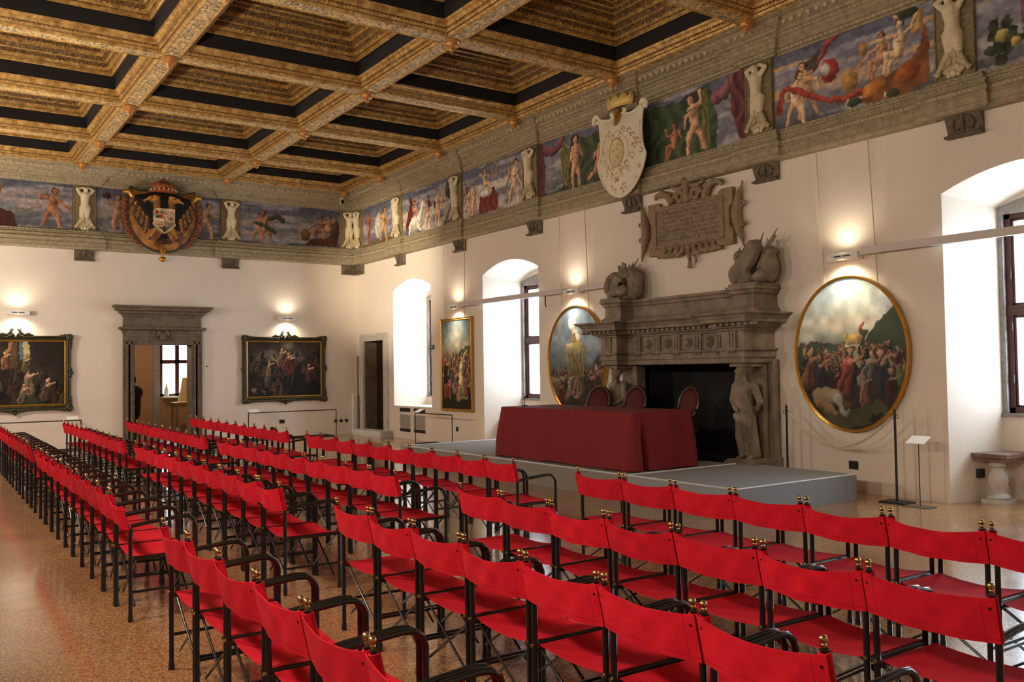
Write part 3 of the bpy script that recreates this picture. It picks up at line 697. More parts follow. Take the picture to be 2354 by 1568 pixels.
# ------------------------------------------------------------------ shields on the frieze
def shield(name, f, cx, z0, z1, half, outz, cv, bulge, label, cat, nu=70, nv=90, topf=None):
    """painted convex shield; half(t) = half width at height t (0 bottom .. 1 top)"""
    r = empty(name, f(cx, z0, outz), label, cat)
    def fn(u, v):
        s = u*2-1; hw = half(v); a = cx+s*hw; b = z0+(z1-z0)*v+(topf(s, v) if topf else 0)
        c = outz+bulge*(1-np.abs(s)**2.2)*np.minimum(1, np.minimum(v, 1-v)*6)**.5
        return np.stack([np.array(f(x, y, z)) for x, y, z in zip(a, b, c)])
    class S:    # sample the picture at the real position, not at the stretched one
        def sample(self, u, v):
            mx = half(np.linspace(0, 1, 50)).max(); return cv.sample(.5+(u-.5)*half(v)/mx, v)
    o = grid_paint('shield_face', fn, nu, nv, S(), r)
    o.modifiers.new('t', 'SOLIDIFY').thickness = .03
    def rim(rad, m, nm, g=0):
        t = np.linspace(0, 1, 60); pts = []
        for q in t: pts.append(f(cx+half(np.array([q]))[0]+g, z0+(z1-z0)*q+(topf(1, q) if topf else 0), outz))
        for s in np.linspace(1, -1, 24): pts.append(f(cx+s*half(np.array([1.]))[0], z1+(topf(s, 1.) if topf else 0), outz+.02))
        for q in t[::-1]: pts.append(f(cx-half(np.array([q]))[0]-g, z0+(z1-z0)*q+(topf(-1, q) if topf else 0), outz))
        return MB().tube(pts, rad, 8, closed=True).build(nm, m, r, smooth=60)
    return r, rim
# white coat of arms
A = .95; cv = CV(1.42/1.62, 220, (232, 222, 196)); cx = cv.asp/2
gold = (168, 120, 44)
random.seed(3)
def curl(x, y, R, turns, a0, sg, w=.006, col=gold):
    for q in range(int(26*turns)):
        a = a0+sg*q*.24; rr = R*(1-q/(26*turns)*.85); cv.ell(x+rr*math.cos(a), y+rr*math.sin(a), w, w, col, sh=.2)
for q in range(70):
    a = q/70*2*PI; cv.ell(cx+.13*math.cos(a), .52+.17*math.sin(a), .011, .011, (190, 150, 70)); cv.ell(cx+.2*math.cos(a), .52+.25*math.sin(a)*(1+.06*math.sin(6*a)), .008, .008, (196, 158, 84))
cv.ell(cx, .52, .12, .16, (222, 204, 160), sh=.1)
for q in range(26): curl(cx+random.uniform(-.08, .08), .52+random.uniform(-.11, .11), .02, .4, random.uniform(0, 6), 1, .005, (200, 168, 104))
for sg in (-1, 1):
    for (dx, dy, R) in ((.25, .68, .04), (.27, .56, .035), (.24, .44, .05), (.16, .36, .045), (.2, .74, .04), (.12, .78, .035), (.06, .72, .03), (.07, .32, .04), (.3, .62, .03), (.18, .30, .035), (.08, .25, .025), (.1, .12, .03), (.05, .08, .02)):
        curl(cx+sg*dx, dy, R, .8, 0 if sg > 0 else PI, sg); cv.ell(cx+sg*(dx+.02), dy-.03, .012, .009, (150, 100, 40))
    for q in range(8): cv.ell(cx+sg*.355, .58+.035*q, .010, .008, (150, 100, 40))
    curl(cx+sg*.36, .47, .04, .6, 1.5, -sg, .007); curl(cx+sg*.33, .3, .025, .6, 1.5, -sg); curl(cx+sg*.27, .17, .025, .6, 1.5, -sg)
for q in range(12): cv.ell(cx+random.uniform(-.05, .05), .19+random.uniform(-.02, .03), .01, .01, gold)
cv.ell(cx, .93, .07, .09, (204, 160, 96), sh=.3)
def halfw(t):
    t = np.asarray(t, float); xs = [0, .02, .06, .12, .2, .3, .4, .45, .5, .6, .75, .88, .95, 1]
    ys = [.02, .14, .26, .36, .46, .545, .60, .615, .57, .53, .52, .54, .575, .60]; return np.interp(t, xs, ys)
tf = lambda s, v: np.clip((np.asarray(v)-.8)*5, 0, 1)*(.13*np.abs(np.abs(s)-.45)-.06+.07*(np.abs(s) > .8)*(np.abs(s)-.8)*5)
r, rim = shield('coat_of_arms', RW, 11.52, 4.66, 6.1, halfw, .33, cv, .12, 'ivory and gold crowned shield mounted over the right-hand frieze', 'coat of arms', topf=tf)
rim(.022, M['whitegold'], 'rim')
for sg in (-1, 1):
    pts = [RW(11.52+sg*(.60+.085*math.cos(a)*(1-a/12)), 6.1+.085*math.sin(a)*(1-a/12)+.02, .36) for a in np.linspace(-1, 8, 24)]
    MB().tube(pts, [.035-.0008*i for i in range(24)], 8).build('volute', M['whitegold'], r, smooth=60)
    pts = [RW(11.52+sg*(.16+.04*math.cos(a)*(1-a/14)), 6.1+.04*math.sin(a)*(1-a/14), .38) for a in np.linspace(0, 8, 20)]
    MB().tube(pts, .022, 8).build('volute', M['whitegold'], r, smooth=60)
mb = MB(); n = 55
o_ = [(.32*math.sin(t), .14*math.cos(t)) for t in np.linspace(-PI/2, PI/2, n)]
mb.rings([[RW(11.50+a*.95, 6.2, .30+c*.9) for a, c in o_], [RW(11.50+a, 6.28, .30+c) for a, c in o_], [RW(11.50+a*1.08, 6.32+.10*abs(math.sin(i*PI/10.8)), .30+c*1.1) for i, (a, c) in enumerate(o_)]], False)
cr = mb.build('crown', mat('pale_gilt', (226, 196, 118), .45, .15), r, smooth=50); cr.modifiers.new('t', 'SOLIDIFY').thickness = .02
MB().tube([RW(11.52, 6.18, .34), RW(11.52, 6.02, .4), RW(11.52, 5.9, .44)], [.04, .06, .02], 8).build('mask_ornament', M['gold'], r, smooth=60)
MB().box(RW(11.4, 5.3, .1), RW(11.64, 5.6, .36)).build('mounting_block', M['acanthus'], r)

# imperial eagle shield on the far wall
cv = CV(1.0, 230, (156, 96, 36)); cv.clouds((196, 128, 44), (9, 9), 4, .5, .7); cv.clouds((96, 44, 26), (11, 11), 14, .55, .6)
blk = (24, 22, 22)
for sg in (-1, 1):
    X_ = lambda d: .5+sg*d
    cv.poly([(X_(0), .5), (X_(.0), .93), (X_(.2), .96), (X_(.40), .90), (X_(.45), .74), (X_(.43), .56), (X_(.33), .36), (X_(.2), .34), (X_(.1), .4)], blk)
    for q in range(9):
        t = q/8; cv.cap(X_(.22+.20*t), .50+.30*t, X_(.25+.23*t), .30+.36*t, .012, .020, (206, 138, 48) if q % 2 else (120, 70, 30)); cv.cap(X_(.235+.2*t), .46+.3*t, X_(.27+.22*t), .27+.38*t, .005, .008, blk)
    # head turned outwards: curved neck, cheek, hooked beak, eye
    cv.cap(X_(.10), .70, X_(.11), .82, .055, .06, (150, 96, 40)); cv.ell(X_(.15), .835, .085, .055, (224, 146, 56), -sg*.25); cv.cap(X_(.20), .845, X_(.285), .80, .034, .010, (226, 150, 60)); cv.cap(X_(.285), .80, X_(.28), .765, .012, .005, (190, 110, 40))
    cv.ell(X_(.165), .855, .013, .011, blk); cv.cap(X_(.17), .805, X_(.26), .79, .006, .004, (90, 50, 24)); cv.cap(X_(.04), .93, X_(.03), .70, .02, .03, blk); cv.cap(X_(.07), .92, X_(.22), .91, .016, .008, blk)
    cv.cap(X_(.12), .36, X_(.2), .22, .022, .012, (196, 130, 46)); [cv.cap(X_(.2), .22, X_(.2+d), .17, .008, .004, blk) for d in (-.03, .0, .03)]
for q in range(-3, 4): cv.cap(.5, .30, .5+q*.035, .12+.008*abs(q), .024, .014, blk); cv.cap(.5+q*.016, .2, .5+q*.032, .14, .004, .004, (150, 100, 40))
cv.poly([(.35, .69), (.65, .69), (.66, .42), (.58, .33), (.5, .28), (.42, .33), (.34, .42)], (214, 190, 146))
q4p = lambda a, b, c, d, col: cv.poly([(a, b), (c, b), (c, d), (a, d)], col)
q4p(.37, .59, .43, .655, (170, 60, 36)); q4p(.43, .53, .49, .59, (170, 60, 36)); q4p(.37, .46, .49, .475, (176, 70, 44)); q4p(.37, .425, .49, .44, (176, 70, 44))
cv.cap(.445, .61, .48, .645, .008, .008, blk); cv.cap(.445, .645, .48, .61, .008, .008, blk); cv.cap(.385, .54, .42, .575, .008, .008, blk); cv.cap(.385, .575, .42, .54, .008, .008, blk)
for q in range(5): q4p(.5+q*.028, .59 if q < 3 else .6, .512+q*.028, .655, (196, 96, 36))
for q in range(4): q4p(.5+q*.02, .49, .508+q*.02, .57, (196, 110, 50))
cv.ell(.6, .53, .025, .03, (190, 80, 40)); q4p(.5, .4, .64, .48, (146, 124, 96)); cv.poly([(.4, .4), (.5, .3), (.6, .4)], (110, 82, 56)); cv.cap(.5, .4, .5, .33, .01, .01, blk)
cv.grain(.1, 4, .006)
def halfe(t):
    t = np.asarray(t, float); return .80*np.sqrt(np.clip(1-(1-np.clip(t/.62, 0, 1))**2, .002, 1))*np.where(t > .62, 1-.1*(t-.62), 1)*np.interp(t, [0, .9, 1], [1, 1, .97])
r, rim = shield('coat_of_arms', BW, -5.3, 4.70, 6.22, halfe, .34, cv, .16, 'brown and gold shield with a black double-headed eagle on the far wall', 'coat of arms', topf=lambda s, v: .06*np.cos(np.asarray(s)*5)*np.clip((np.asarray(v)-.8)*5, 0, 1))
rim(.026, M['greenframe'], 'rim')
gm = gilt('garland_paint', [(.35, rgb(84, 40, 26)), (.5, rgb(130, 74, 34)), (.65, rgb(150, 50, 36))], 14, 1, 0, .6)
for sg in (-1, 1):
    mb = MB()
    for q in range(22):
        t = .1+q/22*.78; a = -5.3+sg*(float(halfe(t))+.05+.035*(q % 2)); mb.ball(BW(a, 4.70+1.52*t, .31), (.045+.02*(q % 3), .05, .05), 7, 5)
    mb.build('garland', gm, r, smooth=60)
for sg in (-1, 1): mb = MB(); mb.tube([BW(-5.3+sg*.7, 6.0, .38), BW(-5.3+sg*.78, 6.12, .38), BW(-5.3+sg*.92, 6.1, .36)], [.06, .07, .05], 8); mb.build('scroll_end', M['gold'], r, smooth=60)
mb = MB(); mb.lathe([(.01, 6.52), (.03, 6.50), (.02, 6.47), (.14, 6.42), (.25, 6.36), (.29, 6.29), (.27, 6.22), (.30, 6.20), (.31, 6.17), (.29, 6.15)], (-5.3, -.40, 0), 16)
mb.build('crown', gilt('crown_paint', [(.4, rgb(96, 52, 26)), (.5, rgb(150, 100, 48)), (.6, rgb(176, 52, 36))], 8, 1, 0, .5), r, smooth=50)
mb = MB()
for q in range(18): a = q/18*2*PI; mb.ball((-5.3+.31*math.cos(a), -.40+.31*math.sin(a), 6.20), .022, 6, 4)
mb.build('pearl_band', M['stucco'], r, smooth=60)
mb = MB(); mb.ball(BW(-5.3, 4.53, .34), (.085, .06, .07)); mb.tube([BW(-5.3, 4.78, .38), BW(-5.3, 4.68, .35), BW(-5.3, 4.57, .34)], [.10, .05, .035], 8)
mb.build('tassel', M['gold'], r, smooth=60)
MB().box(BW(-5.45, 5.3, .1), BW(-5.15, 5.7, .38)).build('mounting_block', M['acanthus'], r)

# ------------------------------------------------------------------ far doorway
r = empty('door_surround', (-5.28, -.05, 0), 'brown stone door surround with heavy cornice on the far wall', 'door surround')
mb = MB()
for a0, a1 in ((-6.15, DX0), (DX1, -4.30)):
    mb = MB(); s = 1 if a0 < -5.3 else -1; e = a1 if s > 0 else a0; o = a0 if s > 0 else a1
    for w, d in ((0, .10), (.06, .13), (.12, .10), (.17, .13)):
        if w == 0: mb.box(BW(o, 0, 0), BW(e+s*.006, DZ, d))
        else: mb.box(BW(o+s*w, .0, 0), BW(o+s*(w+.035), DZ+.1, d))
    mb.build('jamb', M['doorstone'], r)
mb = MB(); mb.box(BW(-6.149, DZ-.006, 0), BW(-4.301, 2.80, .101))
for w, d in ((.02, .13), (.12, .115), (.2, .14)): mb.box(BW(-6.15+.04, DZ+w, .0), BW(-4.36, DZ+w+.045, d))
mb.build('lintel', M['doorstone'], r)
def entab(mb, x0, x1, prof):
    P = [(x0, 0), (x0, -.001), (x1, -.001), (x1, 0)]
    rs = []
    for o, z in prof: rs.append([(x0-o+.0, 0, z), (x0-o, -o-.08, z), (x1+o, -o-.08, z), (x1+o, 0, z)])
    mb.rings(rs, False, False); mb.add(rs[-1], [(0, 1, 2, 3)]); mb.add(rs[0], [(0, 1, 2, 3)])
mb = MB(); entab(mb, -6.15, -4.32, [(0, 2.72), (.02, 2.74), (.02, 2.78), (.06, 2.80), (.10, 2.82), (.10, 2.87), (.02, 2.885)])
mb.box(BW(-6.15, 2.87, 0), BW(-4.32, 3.14, .09)); mb.build('frieze_block', M['doorstone'], r)
mb = MB(); entab(mb, -6.15, -4.32, [(0, 3.12), (.03, 3.14), (.04, 3.18), (.09, 3.20), (.11, 3.25), (.19, 3.28), (.20, 3.33), (.24, 3.35), (.245, 3.39)]); mb.build('cornice', M['doorstone'], r)
mb = MB(); mb.ball(BW(-5.25, 2.64, .16), (.09, .08, .11))
for sg in (-1, 1):
    mb.ball(BW(-5.25+sg*.1, 2.72, .15), (.06, .05, .07)); mb.ball(BW(-5.25+sg*.2, 2.74, .13), (.05, .04, .05)); mb.tube([BW(-5.25+sg*.08, 2.6, .15), BW(-5.25+sg*.17, 2.6, .13), BW(-5.25+sg*.2, 2.68, .13)], .025, 6)
mb.build('carved_mask', M['doorstone'], r, smooth=60)

# the room beyond the doorway
RX0, RX1, RY = -6.6, -1.6, 5.0
mb = MB(); q5 = lambda *p: mb.add(p, [tuple(range(len(p)))])
WX0, WX1, WZ0, WZ1 = -4.16, -2.9, 1.06, 2.78
def yq(x0, x1, z0, z1): q5((x0, RY, z0), (x1, RY, z0), (x1, RY, z1), (x0, RY, z1))
yq(RX0, WX0, 0, 3.4); yq(WX1, RX1, 0, 3.4); yq(WX0, WX1, 0, WZ0); yq(WX0, WX1, WZ1, 3.4)
q5((RX0, .4, 0), (RX0, RY, 0), (RX0, RY, 3.4), (RX0, .4, 3.4)); q5((RX1, .4, 0), (RX1, RY, 0), (RX1, RY, 3.4), (RX1, .4, 3.4)); q5((RX0, .4, 3.4), (RX1, .4, 3.4), (RX1, RY, 3.4), (RX0, RY, 3.4))
q5((RX0, .41, 0), (DX0, .41, 0), (DX0, .41, 3.4), (RX0, .41, 3.4)); q5((DX1, .41, 0), (RX1, .41, 0), (RX1, .41, 3.4), (DX1, .41, 3.4)); q5((DX0, .41, DZ), (DX1, .41, DZ), (DX1, .41, 3.4), (DX0, .41, 3.4))
tag(mb.build('wall_beyond', M['ochre'], loc=(0, 0, 0)), **st)
tag(MB().box((RX0, .41, -.1), (RX1, RY, .005)).build('floor_beyond', M['floor']), **st)
mb = MB()
for a, b in (((WX0-.2, 0.02), (WX0, 3.1)),): mb.box((a[0], RY-.04, a[1]), (b[0], RY-.001, b[1]))
tag(mb.build('trim_5', M['sillstone'], loc=(0, 0, 0)), **st)
mb = MB(); F = .08
B = lambda a, b, c, d: mb.box((a, RY-.02, b), (c, RY+.06, d))
B(WX0, WZ0, WX0+F, WZ1); B(WX1-F, WZ0, WX1, WZ1); B(WX0, WZ0, WX1, WZ0+F); B(WX0, WZ1-F, WX1, WZ1); B(WX0, 2.04, WX1, 2.16); B(-3.72, WZ0, -3.60, WZ1)
wb = tag(mb.build('window_5', M['wood']), **st)
MB().box((WX0+F, RY+.018, WZ0+F), (WX1-F, RY+.022, WZ1-F)).build('glass_pane', M['glass'], wb)
mb = MB(); mb.box((WX0+.04, RY-.32, 1.02), (WX1, RY-.03, 1.06)); tag(mb.build('window_shelf', M['white']), 'pale shelf below the window in the room beyond the doorway', 'shelf')
mb = MB(); mb.lathe([(.07, 0), (.075, .05), (.06, .2), (.03, .3), (.03, .36), (.01, .37)], (-4.0, RY-.15, 1.061), 12); tag(mb.build('bottle', M['white'], smooth=50), 'white bottle on the sill in the room beyond the doorway', 'bottle')
r = empty('display_desk', (-3.5, 4.1, 0), 'wooden stand with a sloping board in the room beyond the doorway', 'stand')
mb = MB(); mb.box((-4.0, 3.8, .86), (-3.0, 4.4, .90)); mb.build('top', M['gold'], r)
for x in (-3.95, -3.05):
    for y in (3.84, 4.36): MB().box((x-.03, y-.03, 0.006), (x+.03, y+.03, .86)).build('leg', M['doorstone'], r)
MB().add([(-3.86, 3.95, .91), (-3.5, 3.95, .91), (-3.5, 4.15, .91), (-3.86, 4.15, .91), (-3.74, 4.05, 1.62), (-3.6, 4.05, 1.62)], [(0, 1, 5, 4), (2, 3, 4, 5), (1, 2, 5), (3, 0, 4), (0, 3, 2, 1)]).build('sloping_board', mat('pale_gilt_board', (214, 182, 110), .5), r)
cv = CV(.8, 60, (40, 28, 24)); cv.ell(.4, .5, .14, .28, (176, 116, 78)); cv.ell(.4, .8, .09, .1, (200, 150, 110))
r = empty('framed_portrait', (-3.45, 3.72, .905), 'small dark framed portrait standing in the room beyond the doorway', 'picture')
f3 = lambda a, b, c: (a, 3.78-c, b)
mb = MB(); frame_loop(mb, f3, -3.62, 1.0, -3.24, 1.48, [(0, 0), (0, .03), (.07, .04), (.07, 0), (0, 0)]); mb.build('frame', M['blackmat'], r)
flat_paint('canvas', f3, -3.62, 1.0, -3.24, 1.48, .015, cv, r)
# visitor half hidden by the door jamb
r = empty('person', (-5.62, 1.6, 0.006), 'person in a dark overcoat standing beyond the doorway, half hidden by the jamb', 'person')
mb = MB(); X = -5.62; Yc = 1.6; c = lambda p, q, a, b: mb.cap((X+p[0], Yc+p[1], p[2]), (X+q[0], Yc+q[1], q[2]), a, b, 10)
for s in (-1, 1):
    c((0, s*.09, .9), (.0, s*.1, .5), .095, .065); c((0, s*.1, .5), (.03, s*.1, .09), .065, .045); c((.04, s*.1, .05), (-.12, s*.1, .045), .045, .04)
c((0, 0, .92), (.03, 0, 1.18), .16, .17); c((.03, 0, 1.18), (.04, 0, 1.36), .17, .14); c((.02, -.14, 1.38), (.02, .14, 1.38), .085, .085)
c((.03, 0, 1.38), (.0, 0, 1.5), .06, .055); mb.ball((X-.02, Yc, 1.60), (.095, .08, .115)); mb.ball((X-.115, Yc, 1.585), (.02, .015, .02))
for s in (-1, 1):
    c((.03, s*.2, 1.37), (.06, s*.24, 1.1), .06, .05); c((.06, s*.24, 1.1), (-.1, s*.2, .95), .048, .035)
fuse(mb.build('body', M['skin'], r), .018, 4)
mb = MB(); c((0, 0, .72), (.02, 0, .95), .21, .2); c((.02, 0, .95), (.04, 0, 1.3), .2, .19); c((.03, -.17, 1.36), (.03, .17, 1.36), .11, .11)
for s in (-1, 1):
    c((.03, s*.2, 1.36), (.08, s*.25, 1.1), .085, .07); c((.08, s*.25, 1.1), (-.06, s*.22, .98), .068, .05)
mb.ball((X+.16, Yc, 1.26), (.11, .12, .16))
fuse(mb.build('overcoat', M['coat'], r), .02, 4)
mb = MB(); mb.ball((X+.0, Yc, 1.635), (.108, .095, .105)); mb.ball((X+.04, Yc, 1.58), (.08, .085, .1)); fuse(mb.build('hair', mat('dark_hair', (32, 22, 18), .6), r), .014, 2)
mb = MB()
for s in (-1, 1):
    c((0.0, s*.1, .92), (0, s*.1, .5), .115, .09); c((0, s*.1, .5), (.03, s*.1, .1), .09, .075)
fuse(mb.build('trousers', M['blackmat'], r), .018, 3)
mb = MB()
for s in (-1, 1):
    hx = X-.1; hy = Yc+s*.2; mb.ball((hx-.03, hy, .92), (.045, .02, .04))
    for q in range(4): mb.cap((hx-.05, hy, .945-.018*q), (hx-.105+.006*q, hy-s*.012, .93-.02*q), .009, .007, 6)
    mb.cap((hx-.02, hy-s*.015, .955), (hx-.06, hy-s*.035, .965), .01, .008, 6)
fuse(mb.build('hands', M['skin'], r), .005, 1)

# small dark door by the corner
mb = MB(); mb.box(RW(DR[0], DR[2], -.35), RW(DR[1], DR[3], -.40))
for a0, a1 in ((.56, 1.03), (1.13, 1.6)):
    for b0, b1 in ((.35, 1.1), (1.25, 2.35)): mb.box(RW(a0, b0, -.33), RW(a1, b1, -.36))
dd = tag(mb.build('door_1', M['door'], bevel=.004), **st)
MB().tube([RW(.84, .22, -.30), RW(.92, .4, -.24), RW(1.05, .5, -.22), RW(1.2, .53, -.24)], [.012, .012, .014, .022], 6).build('door_handle', M['brass'], dd)
mb = MB()
for a in (DR[0], DR[1]): mb.add([RW(a, DR[2], 0), RW(a, DR[2], -.45), RW(a, DR[3], -.45), RW(a, DR[3], 0)], [(0, 1, 2, 3)])
for b in (DR[2], DR[3]): mb.add([RW(DR[0], b, 0), RW(DR[1], b, 0), RW(DR[1], b, -.45), RW(DR[0], b, -.45)], [(0, 1, 2, 3)])
mb.add([RW(DR[0], DR[2], -.45), RW(DR[1], DR[2], -.45), RW(DR[1], DR[3], -.45), RW(DR[0], DR[3], -.45)], [(0, 1, 2, 3)])
tag(mb.build('trim_6', M['doorstone'], loc=(0, 0, 0)), **st)
mb = MB(); mb.box(RW(.26, 0, 0), RW(DR[0], 2.74, .07)); mb.box(RW(DR[1], 0, 0), RW(1.92, 2.74, .07)); mb.box(RW(DR[0], DR[3], 0), RW(DR[1], 2.74, .07))
frame_loop(mb, RW, DR[0]-.0, .2, DR[1], DR[3], [(.12, .07), (.12, .085), (.15, .085), (.15, .07)])
tag(mb.build('door_surround', M['palemarble'], bevel=.004), 'pale stone surround of the small dark door by the corner', 'door surround')
tag(MB().box(RW(.28, 0, .08), RW(1.98, .145, .30)).build('door_step', M['white']), 'low white step in front of the small dark door', 'step')
tag(MB().box(RW(2.0, 0, .02), RW(2.14, .16, .30)).build('floor_box', M['grille']), 'small grey floor box beside the white door step', 'box')
tag(MB().box(BW(-.2, 0, .005), BW(-.04, 1.08, .09)).build('cable_duct', M['white'], bevel=.006), 'short white cable duct standing in the room corner', 'cable duct')
tag(MB().tube([RW(.12, 0, .06), RW(.12, 2.15, .06)], .022, 8).build('pipe', mat('brown_pipe', (120, 92, 50), .5), smooth=60), 'thin brown vertical pipe in the room corner', 'pipe')
# security camera in the frieze corner
r = empty('security_camera', (-.62, -.42, 6.28), 'white and black security camera high in the room corner', 'camera')
mb = MB(); mb.cap((-.62, -.42, 6.46), (-.62, -.42, 6.36), .055, .07, 12); mb.build('housing', M['white'], r, smooth=60)
MB().ball((-.63, -.46, 6.37), (.05, .05, .07)).build('lens', M['blackmat'], r, smooth=60)
MB().box((-.64, -.44, 6.5), (-.6, -.40, 6.6)).build('bracket', M['white'], r)

# ventilation grilles, sign, sockets
r = empty('ventilation_grille', RW(3.2, .17, .0), 'pair of grey ventilation grilles below the leftmost window', 'grille')
for a0, a1 in ((2.52, 3.09), (3.27, 3.86)):
    MB().box(RW(a0, .68, 0), RW(a1, .78, .004)).build('dark_slot', M['blackmat'], r); MB().box(RW(a0, .18, 0), RW(a1, .26, .004)).build('dark_slot', M['blackmat'], r)
    mb = MB(); mb.box(RW(a0, .27, 0), RW(a1, .61, .006))
    for q in range(16):
        for p, s in ((a0+.02, (a0+a1)/2-.02), ((a0+a1)/2+.02, a1-.02)): mb.box(RW(p, .28+q*.02, .006), RW(s, .29+q*.02, .014))
    mb.build('louvres', M['grille'], r)
mb = MB(); mb.box(RW(4.21, 2.23, .0), RW(4.35, 2.33, .03)); r = tag(mb.build('exit_sign', M['green']), 'small green emergency exit sign right of the leftmost window', 'sign')
mb = MB(); mb.box(RW(4.24, 2.27, .03), RW(4.28, 2.30, .032)); mb.add([RW(4.29, 2.26, .031), RW(4.33, 2.285, .031), RW(4.29, 2.31, .031)], [(0, 1, 2)]); mb.build('arrow', M['white'], r)
def socket(f, a, b, label, w=.06, h=.05):
    r = tag(MB().box(f(a-w, b-h, 0), f(a+w, b+h, .012)).build('wall_socket', M['blackmat'], bevel=.003), label, 'socket', 'black wall sockets')
    for s in (-.5, .5): MB().tube([f(a+s*w, b, .012), f(a+s*w, b, .014)], .012, 8).build('outlet', M['rubber'], r)
for q, x in enumerate((-.68, -.52, -.36)): socket(BW, x, .37, 'black wall socket, %s of three in a row by the corner' % ['left one', 'middle one', 'right one'][q], .045, .04)
socket(BW, -2.2, .42, 'black wall socket on the far wall under the right-hand dark painting', .07, .05); socket(BW, -2.45, .24, 'black wall socket low on the far wall, left of another', .07, .05)
socket(RW, 5.37, .36, 'black wall socket below the tall rectangular painting', .05, .05); socket(lambda a, b, c: (a, -6.53-.25*a-.004-c, b), .40, .36, 'black wall socket on the reveal of the window niche left of the table', .07, .05)
socket(RW, 15.68, .36, 'black wall socket below the right-hand oval painting', .07, .055)
socket(lambda a, b, c: (a, -17.0-.25*a-.004-c, b), .47, .34, 'black wall socket on the reveal of the right-hand window niche', .065, .055)

# ------------------------------------------------------------------ stone window seats
def seat(y0, sg, label):
    r = empty('stone_bench', (.8, y0+sg*.24, 0), label, 'bench', 'stone seats in the window niches')
    mb = MB(); P = lambda e: [(.30+e, y0+sg*(.10)), (.30+e, y0+sg*(.53-e)), (.87, y0+sg*(.53-e)), (.87, y0+sg*.225)]
    mb.prism(P(0), lambda a, b, c: (a, b, c), .545, .605); mb.prism(P(.03), lambda a, b, c: (a, b, c), .505, .545); mb.build('seat_slab', M['marble'], r, bevel=.006)
    mb = MB(); mb.box((.33, y0+sg*.20, 0), (.61, y0+sg*.48, .05))
    mb.lathe([(.12, .05), (.135, .07), (.12, .10), (.085, .12), (.078, .15), (.095, .20), (.112, .27), (.10, .34), (.07, .40), (.066, .43), (.095, .45), (.085, .504)], (.47, y0+sg*.34, 0), 18)
    mb.build('baluster', M['palemarble'], r, smooth=45)
seat(-17.0, -1, 'red grey marble seat on a pale baluster in the right-hand window niche')
seat(-6.53, -1, 'red grey marble seat in the window niche left of the table')

# ------------------------------------------------------------------ fireplace
FC = 12.87
r = empty('fireplace', RW(FC, 0, .4), 'large grey stone fireplace with carved figures and heavy mantel', 'fireplace')
def fp(a, b, c): return RW(FC+a, b, c)
for s in (-1, 1):       # side piers against the wall, stepped
    mb = MB()
    mb.box(fp(s*1.18, 0, 0), fp(s*1.62, 1.80, .12)); mb.box(fp(s*1.16, 0, 0), fp(s*1.52, 1.80, .24)); mb.box(fp(s*1.57, .0, 0), fp(s*1.632, 1.79, .155))
    mb.box(fp(s*1.10, 0, 0), fp(s*1.20, 1.80, .30)); mb.box(fp(s*1.14, 0, 0), fp(s*1.66, .385, .16))
    mb.build('jamb', M['firestone'], r, bevel=.005)
for s in (-1, 1): mb = MB(); mb.box(fp(s*1.17, 0, .05), fp(s*1.63, .35, .72)); mb.box(fp(s*1.2, .35, .25), fp(s*1.6, .375, .69)); mb.build('plinth', M['firestone'], r, bevel=.006)
mb = MB(); mb.box(fp(-1.14, 0, -.6), fp(-1.10, 1.8, .1)); mb.box(fp(1.10, 0, -.6), fp(1.14, 1.8, .1)); mb.box(fp(-1.14, 0, -.6), fp(1.14, 1.85, -.55)); mb.box(fp(-1.14, 1.8, -.6), fp(1.14, 1.84, .3)); mb.box(fp(-1.12, .30, -.6), fp(1.12, .345, .5))
mb.build('firebox', M['soot_shade'], r)
# ressaut plan of the entablature: forward over the two figures
def fplan(cen, out, hw, res):
    return [fp(-hw, 0, 0)[:2], fp(-hw, 0, out)[:2], fp(-res, 0, out)[:2], fp(-res, 0, cen)[:2], fp(res, 0, cen)[:2], fp(res, 0, out)[:2], fp(hw, 0, out)[:2], fp(hw, 0, 0)[:2]]
def ent(name, cen, out, hw, res, prof, m='firestone'):
    mb = MB(); P = fplan(cen, out, hw, res); sweep(mb, P, prof)
    for q in (0, -1):      # close top and bottom
        z = prof[q][1]; n = len(P); t = MB(); sweep(t, P, [prof[q], prof[q]])
        ring = [t.v[2*i] for i in range(n)]; mb.add(ring, [(0, 1, 2, 3, 4, 5, 6, 7)] if False else [(0, 1, 2), (0, 2, 3), (0, 3, 4), (0, 4, 7), (4, 5, 7), (5, 6, 7)])
    return mb.build(name, M[m], r)
ent('architrave', .42, .68, 1.56, 1.16, [(-.02, 1.75), (0, 1.76), (0, 1.83), (.02, 1.84), (.02, 1.92), (.05, 1.94), (.05, 1.965), (0, 1.97)])
ent('frieze', .42, .68, 1.56, 1.16, [(0, 1.97), (0, 2.22)])
def trig(a, c, sc=1):
    mb = MB(); mb.box(fp(a-.085, 1.98, c-.01), fp(a+.085, 2.2, c+.012)); mb.box(fp(a-.085, 1.93, c-.01), fp(a+.085, 1.985, c+.055))
    for d in (-.055, 0, .055): mb.box(fp(a+d-.02, 1.985, c), fp(a+d+.02, 2.20, c+.035))
    mb.box(fp(a-.085, 2.19, c), fp(a+.085, 2.215, c+.04))
    for d in (-.06, -.02, .02, .06): mb.box(fp(a+d-.012, 1.90, c+.0), fp(a+d+.012, 1.935, c+.055))
    mb.build('triglyph', M['firestone'], r)
for a in (-.9, -.45, 0, .45, .9): trig(a, .42)
for s in (-1, 1): trig(s*1.36, .68)
for a in (-.675, -.225, .225, .675):
    mb = MB()
    mb.tube([fp(a+.07*math.cos(t), 2.09+.07*math.sin(t), .43) for t in np.linspace(0, 2*PI, 12, endpoint=False)], .016, 6, closed=True); mb.ball(fp(a, 2.09, .43), (.06, .055, .055)); mb.build('rosette', M['firestone'], r, smooth=60)
